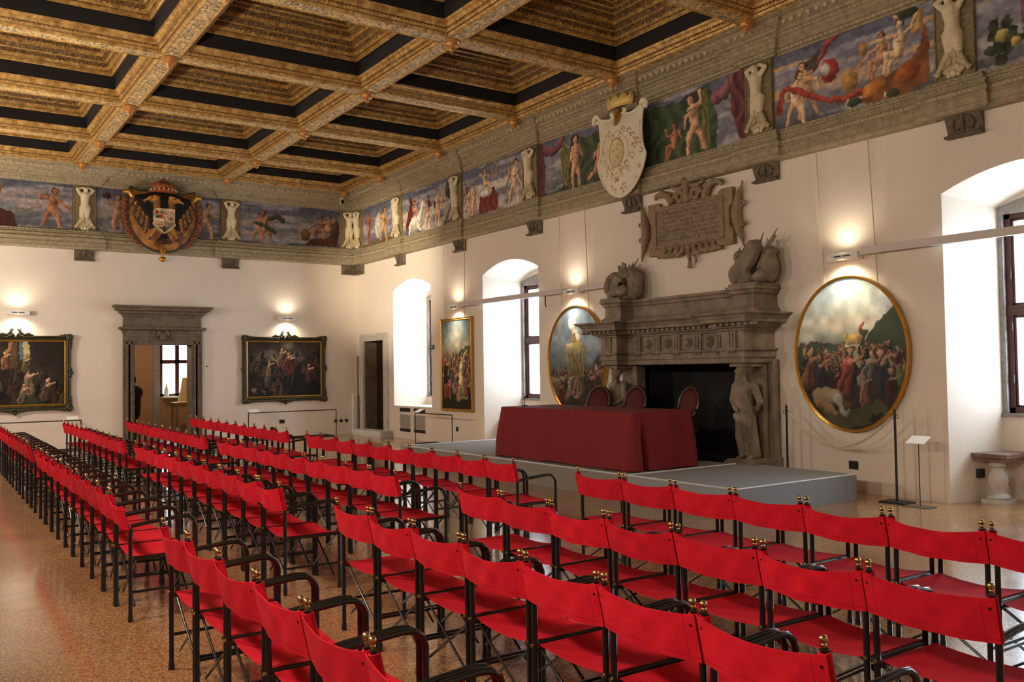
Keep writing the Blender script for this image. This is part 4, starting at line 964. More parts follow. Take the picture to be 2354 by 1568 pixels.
ent('cornice', .42, .68, 1.56, 1.16, [(0, 2.21), (.03, 2.225), (.04, 2.25), (.09, 2.26), (.11, 2.29), (.12, 2.32), (.22, 2.335), (.235, 2.38), (.25, 2.39), (.27, 2.42), (.32, 2.45), (.33, 2.475), (.0, 2.49)])
mb = MB(); mb.box(fp(-1.1, 2.29, .42), fp(1.1, 2.32, .54))
for sg in (-1, 1): mb.box(fp(sg*1.12, 2.29, .7), fp(sg*1.8, 2.32, .80))
for q in range(34): a = -1.85+q*3.7/33; c = (.42 if abs(a) < 1.1 else .68); mb.box(fp(a-.025, 2.285, c+.06), fp(a+.025, 2.325, c+.17))
mb.build('dentil_course', M['firestone'], r)
ent('attic', .24, .52, 1.62, 1.22, [(.05, 2.48), (.05, 2.54), (.02, 2.56), (0, 2.60), (0, 2.74), (.03, 2.76), (.04, 2.80), (.07, 2.82), (.07, 2.86), (0, 2.862)])
for s in (-1, 1): MB().box(fp(s*1.20, 2.862, 0), fp(s*1.68, 2.903, .58)).build('pedestal_cap', M['firestone'], r, bevel=.006)
def telamon(s):
    mb = MB(); a0 = s*1.38; f = lambda p: fp(a0+p[0], 1.70-(1.70-p[1])*1.06, .46+p[2]); c = lambda p, q, x, y: mb.cap(f(p), f(q), x, y, 10)
    c((s*.03, 1.02, 0), (0, 1.18, .02), .125, .12); c((0, 1.18, .02), (-s*.02, 1.36, .02), .12, .155); c((-s*.15, 1.44, 0), (s*.14, 1.42, .02), .07, .07)
    c((0, 1.44, .02), (0, 1.54, .05), .06, .055); mb.ball(f((-s*.02, 1.61, .07)), (.085, .075, .10)); mb.ball(f((-s*.03, 1.55, .12)), (.05, .05, .07)); mb.ball(f((-s*.02, 1.60, .155)), (.022, .015, .025))
    for q in range(9):
        t = q/9*2*PI; mb.ball(f((-s*.02+.075*math.cos(t), 1.66+.03*math.sin(2*t), .06+.06*math.sin(t))), .035, 7, 5)
    for q in range(5): mb.ball(f((-s*.03+.03*(q-2), 1.50-.012*abs(q-2), .12)), (.02, .02, .045), 6, 5)
    # one arm drawn behind the back, the other crossing to the hip
    c((s*.17, 1.42, 0), (s*.23, 1.22, -.04), .058, .05); c((s*.23, 1.22, -.04), (s*.1, 1.1, -.12), .046, .035)
    c((-s*.17, 1.43, .02), (-s*.2, 1.24, .05), .058, .048); c((-s*.2, 1.24, .05), (-s*.07, 1.14, .15), .045, .034); mb.ball(f((-s*.05, 1.13, .16)), (.035, .03, .04))
    for q in range(4): mb.cap(f((-s*.04, 1.145-.018*q, .175)), f((0, 1.135-.018*q, .18)), .011, .009, 6)
    # hips, legs, feet
    c((-s*.07, 1.0, .02), (-s*.08, .74, .05), .095, .07); c((-s*.08, .74, .05), (-s*.07, .47, .02), .066, .042); c((-s*.07, .465, .0), (-s*.07, .455, .12), .04, .032)
    c((s*.07, 1.0, .0), (s*.08, .74, .02), .095, .07); c((s*.08, .74, .02), (s*.09, .47, -.02), .066, .042); c((s*.09, .465, -.03), (s*.1, .455, .09), .04, .032)
    # drapery round the hips, falling between the legs
    for q in range(9):
        t = q/8; mb.cap(f((-s*.13+s*.27*t, 1.04-.05*math.sin(t*3), .08)), f((-s*.05+s*.16*t, .80-.14*t, .07)), .038, .022, 7)
    mb.cap(f((s*.12, 1.0, .0)), f((s*.15, .5, -.04)), .05, .06, 8); mb.cap(f((s*.04, .98, .07)), f((s*.03, .52, .02)), .04, .05, 8)
    o = fuse(mb.build('carved_figure', M['firestone'], r), .012, 3)
    o['label'] = 'bearded carved stone figure carrying the %s of the mantel' % ('right end' if s > 0 else 'left end')
    mb = MB(); mb.box(fp(a0-.15, 1.70, .28), fp(a0+.15, 1.755, .62)); mb.lathe([(.10, 1.64), (.14, 1.70)], fp(a0, 0, .45), 12); mb.build('capital', M['firestone'], r)
telamon(-1); telamon(1)
def trophy(s, label):
    mb = MB(); a0 = s*1.42; f = lambda a, b, c: fp(a0+a, 2.905+b, .30+c)
    bal = lambda a, b, c, p, q, r_: mb.ball(f(a, b, c), (r_, p, q), 14, 10)      # half sizes along, up, out
    cp = lambda p, q, r0, r1: mb.cap(f(*p), f(*q), r0, r1, 9)
    if s < 0:
        # round shield on edge at the left, helmet in front, tunic mass at the right, plumes and pikes above
        mb.rings([[f(-.24+.06*k+r0*math.cos(t), .21+r0*1.08*math.sin(t), -.04+.05*k) for t in np.linspace(0, 2*PI, 24, endpoint=False)] for k, r0 in ((0, .17), (.3, .255), (1, .25), (1.5, .22), (1.8, .12))], True, True)
        for q in range(3): mb.tube([f(-.20+(.20-.05*q)*math.cos(t), .21+(.22-.05*q)*math.sin(t), .055+.01*q) for t in np.linspace(.6, 3.6, 12)], .016, 6)
        cp((.0, .30, .06), (.12, .42, .02), .13, .10); cp((.02, .10, .16), (.20, .12, .16), .11, .10); cp((.08, .06, .24), (-.05, .05, .22), .05, .04); cp((.3, .10, .0), (.30, .36, -.06), .14, .12); cp((.22, .44, -.04), (.12, .46, -.02), .09, .07)
        for q in range(4): mb.tube([f(.20+.04*q, .36-.02*q, .06), f(.27+.03*q, .22, .10), f(.24+.045*q, .04, .09)], .018, 6)
        cp((.02, .36, .16), (.16, .30, .17), .035, .03)
        for q, (dx, h) in enumerate(((-.1, .56), (-.08, .52), (.0, .60), (.03, .56), (.05, .58))): cp((dx*.5, .38, -.02), (dx, h, -.03), .035, .03)
        for p, q, r0 in (((.1, .38, -.05), (.36, .66, -.06), .018), ((.12, .42, -.02), (.28, .60, -.02), .022), ((.16, .38, -.06), (.42, .56, -.06), .016), ((.14, .44, 0), (.2, .58, 0), .02)): cp(p, q, r0*1.3, r0*.5)
        holes = ((-.03, .11, .20, .06), (.16, .205, .19, .045))
    else:
        # cuirass leaning to the left, helmet behind it, tunic bulge at the right, pikes above
        cp((-.12, .16, .10), (.08, .50, .06), .17, .14); cp((-.20, .10, .10), (.02, .08, .12), .12, .11); bal(-.27, .17, .02, .13, .15, .13); bal(-.22, .42, .0, .10, .10, .10); cp((.1, .5, .06), (.13, .58, .04), .10, .06)
        bal(.28, .22, -.04, .13, .22, .16); bal(.22, .10, .08, .13, .10, .13); bal(.3, .44, -.06, .09, .09, .09); cp((-.02, .3, .2), (-.12, .06, .22), .03, .03)
        for p, q, r0 in (((.12, .5, 0), (.20, .74, -.03), .024), ((.2, .46, -.03), (.43, .76, -.05), .03), ((.28, .56, -.04), (.24, .66, -.04), .02), ((-.28, .5, -.04), (-.24, .58, -.04), .02)): cp(p, q, r0*1.2, r0*.3)
        cp((.32, .60, -.05), (.40, .66, -.05), .03, .014)
        holes = ((.17, .16, .175, .055), (-.17, .40, .09, .028))
    o = mb.build('t', M['firestone']); fuse(o, .011, 2); o.name = 'armour_trophy'; tag(o, label, 'sculpture')
    for a, b, c, q in holes: MB().ball(f(a, b, c), (.035, q, q*1.25), 10, 7).build('opening_shade', M['soot_shade'], o, smooth=60)  # dark balls stand in for the shade inside the carved openings
trophy(-1, 'carved stone pile of armour on the left end of the fireplace')
trophy(1, 'carved stone pile of armour on the right end of the fireplace')

# carved inscription tablet
r = empty('inscription_tablet', RW(12.83, 3.6, 0), 'brown carved stone tablet with inscription above the fireplace', 'plaque')
fc = lambda a, b, c: RW(12.83+a, 4.02+b, c)
mb = MB(); out = [(-.93, -.44), (-.62, -.44), (-.60, -.36), (.60, -.36), (.62, -.44), (.93, -.44), (.93, -.2), (.86, -.14), (.86, .14), (.93, .2), (.93, .44), (.68, .44), (.62, .37), (-.62, .37), (-.68, .44), (-.93, .44), (-.93, .2), (-.86, .14), (-.86, -.14), (-.93, -.2)]
mb.prism(out, fc, 0, .09); mb.build('slab', M['cartouche'], r, bevel=.008)
mb = MB(); frame_loop(mb, fc, -.72, -.29, .72, .29, [(0, .085), (0, .115), (.03, .12), (.045, .10), (.045, .085)]); mb.build('inner_frame', M['cartouche'], r)
cv = CV(1.44/.58, 130, (140, 120, 94)); cv.clouds((116, 96, 72), (8, 14), 2, .5, .5); rr = random.Random(2)
for ln in range(7):
    y = .88-ln*.125; x = .1+.03*(ln % 2)
    while x < cv.asp-.12:
        wd = rr.uniform(.03, .05); k = rr.randrange(4); cl = (84, 62, 44)
        cv.cap(x, y-.035, x, y+.035, .006, .006, cl, 0, .8)
        if k in (0, 2): cv.cap(x+wd*.7, y-.035, x+wd*.7, y+.035, .005, .005, cl, 0, .8)
        if k in (1, 2): cv.cap(x, y+.035, x+wd*.7, y-.02, .005, .005, cl, 0, .8)
        if k == 3: cv.cap(x, y, x+wd*.6, y, .005, .005, cl, 0, .8); cv.cap(x, y+.035, x+wd*.6, y+.035, .005, .005, cl, 0, .8)
        x += wd+.018+(rr.random() < .16)*.05
cv.grain(.12, 3, .004); flat_paint('inscription', fc, -.72, -.29, .72, .29, .093, cv, r)
def scr(nm, items, m='cartouche'):
    mb = MB()
    for pts, rad in items: mb.tube([fc(a, b, c) for a, b, c in pts], rad, 8)
    o = mb.build(nm, M[m], r, smooth=60); return o
def spiral(cx, cy, R, a0, turns, sg, c=.09, n=18): return [(cx+R*(1-.8*i/n)*math.cos(a0+sg*i/n*turns*2*PI), cy+R*(1-.8*i/n)*math.sin(a0+sg*i/n*turns*2*PI), c) for i in range(n+1)]
it = []
for s in (-1, 1):
    it += [([(s*.36, .38, .07), (s*.44, .52, .09), (s*.56, .58, .10), (s*.70, .56, .10), (s*.74, .50, .09)], [.09, .085, .07, .05, .03])]
    it += [([(s*.06, .62, .08), (s*.2, .60, .09), (s*.33, .63, .09), (s*.37, .73, .09), (s*.33, .80, .09), (s*.28, .78, .09)], [.05, .045, .035, .03, .025, .02])]
    it += [(spiral(s*.18, .45, .12, 0 if s > 0 else PI, 1.2, s), [.05]*19)]
    it += [([(s*.99, 0, .07), (s*1.02, .16, .08), (s*1.05, .30, .08), (s*1.10, .42, .07), (s*1.12, .50, .07)], [.11, .09, .06, .03, .018]),
           ([(s*.99, 0, .07), (s*1.02, -.16, .08), (s*1.05, -.30, .08), (s*1.10, -.40, .07), (s*1.12, -.5, .07)], [.11, .09, .06, .035, .02])]
    it += [(spiral(s*1.12, .14, .05, 0, 1, s), [.02]*19), (spiral(s*1.12, -.14, .05, 0, 1, -s), [.02]*19)]
    for q in range(4): it += [([(s*(.1+.14*q), -.34, .08), (s*(.14+.14*q), -.44, .10), (s*(.24+.14*q), -.50+.01*q, .10), (s*(.28+.14*q), -.47, .09)], [.05, .055, .05, .035])]
it += [([(0, .36, .09), (0, .50, .12), (0, .58, .12), (0, .68, .13), (0, .76, .10)], [.10, .07, .06, .11, .06]), ([(0, -.34, .08), (0, -.5, .10), (.03, -.60, .10), (.0, -.72, .08)], [.08, .05, .035, .05]), ([(.06, -.5, .09), (.14, -.56, .09), (.16, -.62, .09), (.12, -.65, .09)], [.025, .025, .025, .02])]
it = [(p, [q*.82 for q in r0]) for p, r0 in it]
fuse(scr('strapwork', it), .011, 1)

# ------------------------------------------------------------------ stage
SZ = .32
mb = MB(); out = [(-2.8, -8.1), (-2.8, -14.28), (-.68-.05, -14.28), (-.75, -11.1), (-.06, -11.1), (-.06, -8.1)]
def plat(nm, out, z, m, label):
    mb = MB(); mb.prism([(a, b) for a, b in out], lambda a, b, c: (a, b, c), .0, z-.012); r = mb.build(nm, M[m], bevel=0)
    mb = MB(); c = [(a, b) for a, b in out]; mb.prism(c, lambda a, b, c: (a, b, c), z-.012, z); mb.build('floor_covering', M['hearth' if m == 'hearth' else 'carpet'], r)
    mb = MB()
    for i in range(len(c)-1):
        if c[i][0] < -.8 or c[i+1][0] < -.8: mb.tube([(c[i][0], c[i][1], z), (c[i+1][0], c[i+1][1], z)], .012, 4)
    mb.build('edge_strip', M['edge'], r)
    return tag(r, label, 'stage')
plat('stage', [(-.06, -11.0), (-.06, -8.1), (-2.8, -8.1), (-2.8, -14.28), (-.74, -14.28), (-.74, -11.0)], SZ, 'hearth', 'low grey carpeted stage carrying the red table')
plat('stage', [(-.76, -14.29), (-2.8, -14.29), (-2.8, -16.1), (-.56, -16.1), (-.56, -14.62), (-.76, -14.62)], SZ, 'carpet', 'right-hand module of the low grey stage, in front of the fireplace end')

# ------------------------------------------------------------------ table and its cloth
TX0, TX1, TY0, TY1, TZ = -2.5, -1.43, -14.08, -10.95, 1.105
r = empty('table', ((TX0+TX1)/2, (TY0+TY1)/2, SZ), 'long folding table hidden under the deep red cloth on the stage', 'table')
MB().box((TX0, TY0, TZ-.035), (TX1, TY1, TZ-.006)).build('tabletop', M['darkwood'], r)
for x in (TX0+.1, TX1-.1):
    for y in (TY0+.2, (TY0+TY1)/2, TY1-.2): MB().tube([(x, y, SZ), (x, y, TZ-.04)], .02, 8).build('leg', M['blackmat'], r)
mb = MB(); per = []; L1 = TX1-TX0; L2 = TY1-TY0
N = 260
def perim(t):
    d = t*2*(L1+L2)
    if d < L2: return (TX0, TY1-d, -1, 0)
    d -= L2
    if d < L1: return (TX0+d, TY0, 0, -1)
    d -= L1
    if d < L2: return (TX1, TY0+d, 1, 0)
    d -= L2; return (TX1-d, TY1, 0, 1)
corner = [0, L2, L2+L1, 2*L2+L1, 2*(L1+L2)]
rings = []
for k_ in range(15):
    q = k_/14; z = TZ-(TZ-SZ-.015)*q; ring = []
    for i in range(N):
        t = i/N; x, y, nx, ny = perim(t); d = t*2*(L1+L2); dc = min(abs(d-c) for c in corner)
        if dc < .06:     # round the corners
            cxn = -1 if x < (TX0+TX1)/2 else 1; cyn = -1 if y < (TY0+TY1)/2 else 1; w = (.06-dc)/.12; nx2 = nx*(1-w)+cxn*w*(nx == 0); ny2 = ny*(1-w)+cyn*w*(ny == 0); nx, ny = nx2, ny2
        fold = math.sin(d*7.3)*.02+math.sin(d*17+1)*.008+(.07*math.exp(-(dc/.10)**2))-(.13*math.exp(-((dc-.17)/.035)**2) if (abs(d-L2) < .3 and d > L2) else 0)
        o = .006+.085*q+fold*min(1, q*1.6)
        ring.append((x+nx*o, y+ny*o, z+(.004*math.sin(d*5) if q == 1 else 0)))
    rings.append(ring)
mb.rings(rings, True, False)
top = [(p[0]*.999+(TX0+TX1)/2*.001, p[1], TZ+.004) for p in rings[0]]; mb.rings([rings[0], top], True); mb.add(top, [tuple(range(N))])
tag(mb.build('tablecloth', M['cloth'], smooth=50), 'deep red cloth draped to the stage floor over the long table', 'tablecloth')
r = empty('microphone', (-2.15, -11.1, TZ+.006), 'small black microphone on the left end of the red table', 'microphone')
MB().lathe([(.055, 0), (.055, .012), (.02, .02)], (-2.15, -11.1, TZ+.006), 14).build('base', M['blackmat'], r)
MB().tube([(-2.15, -11.1, TZ+.02), (-2.15, -11.1, TZ+.09), (-2.14, -11.09, TZ+.12)], .006, 6).build('stem', M['blackmat'], r)
MB().ball((-2.135, -11.085, TZ+.14), (.016, .016, .026)).build('head', M['blackmat'], r, smooth=60)

# oval-backed chairs behind the table
def oval_chair():
    r = empty('armchair', (0, 0, 0)); T = lambda p: p
    mb = MB(); mb.box((-.24, -.24, .42), (.24, .24, .47)); mb.build('seat_frame', M['darkwood'], r, bevel=.01)
    mb = MB(); mb.lathe([(.24, .47), (.25, .50), (.22, .53), (.05, .545)], (0, 0, 0), 20); mb.build('seat_cushion', M['velvet'], r, smooth=60)
    for x in (-.2, .2):
        for y in (-.2, .2): MB().tube([(x, y, .42), (x*1.03, y*1.03, .22), (x*1.1, y*1.1, 0)], [.03, .02, .014], 8).build('leg', M['darkwood'], r, smooth=60)
    e = [(.24+.06*math.sin(t)+.04, .225*math.cos(t), .83+.245*math.sin(t)) for t in np.linspace(0, 2*PI, 36, endpoint=False)]
    MB().tube(e, .028, 8, closed=True).build('back_frame', M['darkwood'], r, smooth=60)
    mb = MB(); mb.rings([[(.28+.05*s*math.sin(t)+dx, .20*s*math.cos(t), .83+.22*s*math.sin(t)) for t in np.linspace(0, 2*PI, 30, endpoint=False)] for s, dx in ((.3, -.045), (.75, -.035), (1, -.005), (1, .01), (.6, .035), (.2, .04))], True, True); mb.build('back_cushion', M['velvet'], r, smooth=60)
    mb = MB()
    for s in (-1, 1): mb.tube([(.22, s*.15, .47), (.25, s*.14, .62)], .02, 8)
    mb.build('back_supports', M['darkwood'], r, smooth=60)
    for s in (-1, 1): MB().tube([(.24, s*.22, .76), (.1, s*.27, .70), (-.08, s*.27, .68), (-.12, s*.25, .6), (-.1, s*.235, .46)], .016, 8).build('armrest', M['darkwood'], r, smooth=60)
    return r
oc = oval_chair()
for n, (y, rot, lb) in enumerate(((-11.45, .25, 'left one, before the oval painting'), (-12.3, .1, 'middle one, before the left carved figure'), (-13.42, -.12, 'right one, before the dark hearth'))):
    o = oc if n == 0 else copy_tree(oc)
    o.location = (-1.08, y, SZ+.002); o.rotation_euler[2] = rot
    tag(o, 'oval red velvet armchair behind the table, '+lb, 'chair', 'oval-backed armchairs behind the table')

# ------------------------------------------------------------------ paintings on the walls
PAL = [(150, 50, 40), (196, 112, 84), (214, 190, 130), (60, 56, 70), (96, 60, 40), (186, 150, 110), (70, 74, 60), (128, 70, 54), (224, 206, 168), (44, 34, 32), (176, 84, 60)]
def crowd(cv, x0, x1, y0, y1, n, s0, s1, seed, dark=1.):
    rr = random.Random(seed); it = sorted([(rr.uniform(y0, y1), rr.uniform(x0, x1)) for _ in range(n)], reverse=True)
    for y, x in it:
        t = (y1-y)/(y1-y0+1e-6); s = s0+(s1-s0)*t; col = tuple(v*dark*rr.uniform(.7, 1.1) for v in rr.choice(PAL)); sk = tuple(v*dark for v in (210, 156, 118))
        lean = rr.uniform(-.5, .5)*s
        cv.cap(x, y-s*.9, x+lean*.4, y, s*.38, s*.22, col, .6); cv.cap(x+lean*.1, y-s*.7, x+lean+s*.3, y-s*1.1, s*.2, s*.12, tuple(v*.8 for v in col), .5)
        if rr.random() < .6: cv.cap(x+lean*.4, y-s*.1, x+lean*.4+rr.uniform(-.7, .7)*s, y+rr.uniform(-.4, .6)*s, s*.08, s*.05, sk, .3)
        cv.ell(x+lean*.45, y+s*.28, s*.16, s*.18, tuple(v*dark for v in rr.choice([(60, 36, 26), (96, 60, 36), (120, 100, 80)]))); cv.ell(x+lean*.45-s*.03, y+s*.24, s*.12, s*.14, sk)
def robe(cv, x, y, h, col, lean=0):
    cv.cap(x, y, x+lean, y+h*.6, h*.2, h*.13, col, .6); cv.cap(x-h*.08, y, x+lean*.6, y+h*.5, h*.06, h*.04, tuple(v*.7 for v in col), .4)
    cv.ell(x+lean*1.2, y+h*.83, h*.1, h*.12, (96, 66, 44)); cv.ell(x+lean*1.2-h*.02, y+h*.81, h*.075, h*.095, (206, 150, 112))
    cv.cap(x+lean, y+h*.6, x+lean+h*.3, y+h*.72, h*.06, h*.035, (204, 148, 110))
def oval(a, name_label, cv, cords):
    r = empty('oval_painting', RW(a, .84, .06), name_label, 'painting', None)
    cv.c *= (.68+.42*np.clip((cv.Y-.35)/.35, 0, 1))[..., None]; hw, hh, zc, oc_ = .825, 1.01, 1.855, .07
    class S:
        def sample(s, u, v): return cv.sample(.5+.5*v*np.cos(u*2*PI), .5+.5*v*np.sin(u*2*PI))
    def fn(u, v):
        return np.stack([np.array(RW(a+hw*q*math.cos(p*2*PI), zc+hh*q*math.sin(p*2*PI), oc_)) for p, q in zip(u, v)])
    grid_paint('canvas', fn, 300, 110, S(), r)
    def ring(pr, m, nm):
        rs = [[RW(a+(hw+g)*math.cos(t), zc+(hh+g)*math.sin(t), c) for t in np.linspace(0, 2*PI, 96, endpoint=False)] for g, c in pr]
        MB().rings(rs, True, False).build(nm, m, r, smooth=50)
    ring([(0, .065), (.003, .08), (.008, .085), (.012, .078), (.016, .085), (.023, .103), (.031, .108), (.037, .10), (.041, .085), (.041, .01)], M['gold'], 'frame')
    for dx, dx2 in cords:
        zt = zc+hh*math.sqrt(max(0, 1-(dx/hw)**2))+.05
        MB().tube([RW(a+dx, zt, .05), RW(a+dx2, 4.75, .10)], .008, 6).build('hanging_cord', M['rope'], r)
    return r
# right oval: crowd below a pale plinth with a small golden animal
cv = CV(.80/.985, 300, (90, 110, 130)); cv.grad([(0, (50, 34, 26)), (.4, (84, 70, 52)), (.55, (110, 128, 112)), (.68, (200, 204, 190)), (.85, (176, 198, 208)), (1, (136, 166, 190))])
cv.clouds((214, 220, 206), (5, 3), 6, .4, .7, .55, 1); cv.clouds((220, 190, 160), (8, 3), 16, .55, .5, .5, .75); cv.ell(.45, .72, .3, .2, (236, 232, 196), soft=1.2, al=.6, sh=0)
cv.poly([(0, .56), (.15, .59), (.35, .57), (.55, .56), (.8, .58), (.8, .4), (0, .4)], (76, 96, 78)); cv.poly([(.52, .56), (.62, .7), (.72, .78), (.82, .8), (.82, .4), (.5, .45)], (60, 74, 56))
crowd(cv, .05, .78, .46, .56, 90, .045, .06, 1, .95); crowd(cv, .05, .78, .34, .48, 46, .07, .1, 2, .9)
cv.poly([(.385, .56), (.49, .56), (.49, .535), (.385, .535)], (210, 204, 180)); cv.poly([(.395, .535), (.48, .535), (.48, .42), (.395, .42)], (176, 172, 152))
cv.cap(.40, .60, .46, .60, .024, .026, (222, 180, 96)); cv.ell(.375, .615, .022, .018, (226, 186, 104)); [cv.cap(q, .585, q, .562, .007, .006, (206, 160, 84)) for q in (.395, .41, .455, .468)]
cv.cap(.51, .56, .5, .66, .014, .008, (80, 70, 40)); cv.ell(.515, .64, .045, .03, (84, 82, 50)); cv.cap(.49, .66, .51, .7, .014, .008, (176, 90, 70))
robe(cv, .36, .26, .3, (190, 80, 70), .05); robe(cv, .2, .27, .26, (58, 54, 70), -.02); robe(cv, .1, .3, .26, (150, 90, 60), .01); robe(cv, .5, .3, .24, (150, 160, 150), .06); robe(cv, .66, .26, .3, (50, 56, 80), -.02); robe(cv, .7, .18, .24, (90, 44, 40), .0); robe(cv, .5, .18, .2, (196, 128, 96), .0)
cv.poly([(.1, .18), (.35, .1), (.62, .2), (.7, .06), (.3, -.02)], (96, 92, 58)); cv.cap(.18, .2, .3, .22, .07, .05, (206, 184, 130)); cv.cap(.32, .2, .36, .12, .04, .03, (214, 210, 196)); cv.cap(.17, .16, .3, .1, .04, .025, (196, 150, 96)); cv.ell(.37, .16, .03, .035, (120, 90, 60))
for q in range(14): cv.ell(.55+.016*q, .06+.03*math.sin(q*2.1), .03, .02, (36, 36, 28), q)
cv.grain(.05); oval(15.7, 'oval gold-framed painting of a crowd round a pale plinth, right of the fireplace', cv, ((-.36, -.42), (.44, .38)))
# left oval: golden tempietto with smoke and people
cv = CV(.80/.985, 300, (90, 110, 130)); cv.grad([(0, (40, 32, 28)), (.2, (90, 76, 56)), (.42, (100, 120, 130)), (.7, (112, 136, 158)), (1, (112, 138, 160))])
cv.clouds((150, 166, 176), (5, 4), 26, .5, .5, .4, 1); cv.poly([(.12, .35), (.16, .35), (.2, .95), (.12, .9)], (150, 146, 134), .6)
for x, y, q in ((.4, .93, .05), (.36, .88, .06), (.35, .83, .055), (.39, .77, .05), (.42, .72, .05), (.42, .67, .04)): cv.ell(x, y, q, q*.9, (238, 234, 214), soft=.4, sh=.1)
cv.poly([(.6, .4), (.7, .54), (.82, .6), (.82, .3), (.6, .3)], (62, 74, 54)); crowd(cv, .05, .25, .32, .44, 14, .06, .08, 4); crowd(cv, .5, .78, .3, .44, 22, .07, .11, 5, .8)
cv.ell(.40, .64, .13, .05, (196, 178, 110)); cv.poly([(.34, .68), (.37, .76), (.39, .76), (.42, .68)], (176, 150, 84)); cv.poly([(.29, .62), (.51, .62), (.53, .58), (.27, .58)], (150, 150, 130))
for x in (.29, .34, .40, .46, .51): cv.cap(x, .36, x, .6, .014, .014, (186, 148, 66))
cv.poly([(.31, .36), (.49, .36), (.49, .56), (.31, .56)], (130, 108, 56), .6, .2)
cv.poly([(0, .33), (.24, .35), (.24, .31), (0, .29)], (190, 180, 156)); cv.poly([(.03, .3), (.18, .31), (.16, .16), (.02, .14)], (140, 130, 110))
robe(cv, .16, .1, .24, (166, 44, 36), 0); robe(cv, .38, .18, .22, (204, 140, 110), .03); robe(cv, .45, .2, .22, (196, 150, 110), -.02); robe(cv, .3, .2, .22, (214, 180, 150), .02); robe(cv, .62, .14, .32, (56, 50, 56), 0); robe(cv, .7, .2, .28, (120, 60, 50), 0); robe(cv, .35, .0, .26, (60, 46, 36), .02); robe(cv, .25, .06, .18, (130, 104, 80), .02)
cv.poly([(.1, .06), (.3, .12), (.5, .05), (.7, .08), (.7, -.02), (.1, -.02)], (44, 38, 30)); cv.grain(.05)
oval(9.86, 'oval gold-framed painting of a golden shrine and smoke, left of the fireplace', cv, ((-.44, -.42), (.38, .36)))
# tall rectangular painting
cv = CV(1.36/2.1, 300, (90, 110, 120)); cv.grad([(0, (34, 28, 22)), (.1, (60, 50, 36)), (.3, (80, 60, 46)), (.62, (130, 110, 84)), (.66, (150, 150, 130)), (.8, (110, 130, 134)), (1, (84, 104, 116))])
cv.ell(.32, .8, .3, .22, (248, 240, 206), soft=1.5, al=1, sh=0); cv.ell(.34, .7, .12, .12, (246, 236, 200), soft=1, al=.6, sh=0); cv.clouds((206, 176, 140), (6, 4), 19, .5, .5, .62, .75)
cv.poly([(.36, .62), (.46, .67), (.56, .71), (.66, .69), (.66, .5), (.36, .55)], (74, 84, 54)); crowd(cv, .02, .64, .46, .63, 110, .035, .06, 7, .95); crowd(cv, .02, .64, .22, .46, 60, .06, .1, 8, .8)
robe(cv, .42, .36, .26, (214, 196, 120), .02); cv.cap(.47, .56, .56, .66, .02, .012, (206, 156, 110)); cv.cap(.42, .3, .43, .46, .05, .03, (226, 210, 130)); robe(cv, .08, .34, .26, (40, 36, 34), 0); robe(cv, .28, .2, .26, (170, 140, 120), .02); robe(cv, .24, .32, .16, (70, 90, 110), .02); robe(cv, .12, .14, .2, (140, 50, 44), .03); robe(cv, .52, .18, .2, (176, 100, 84), -.04); robe(cv, .36, .12, .18, (190, 150, 120), .02)
cv.poly([(0, 0), (.66, 0), (.66, .1), (.5, .14), (.3, .08), (.1, .12), (0, .1)], (36, 32, 24)); cv.cap(.38, .1, .56, .13, .02, .014, (150, 132, 96)); cv.grain(.05)
r = empty('rectangular_painting', RW(5.44, .78, .05), 'tall narrow gilt-framed painting between the two left window niches', 'painting')
flat_paint('canvas', RW, 4.80, .83, 6.08, 2.86, .05, cv, r)
frame_loop(MB(), RW, 4.80, .83, 6.08, 2.86, [(0, .045), (0, .06), (.015, .065), (.03, .06), (.045, .075), (.055, .075), (.055, .01)]).build('frame', M['gold'], r)
for a, a2 in ((4.97, 5.0), (5.84, 5.95)): MB().tube([RW(a, 2.9, .05), RW(a2, 4.75, .10)], .008, 6).build('hanging_cord', M['rope'], r)
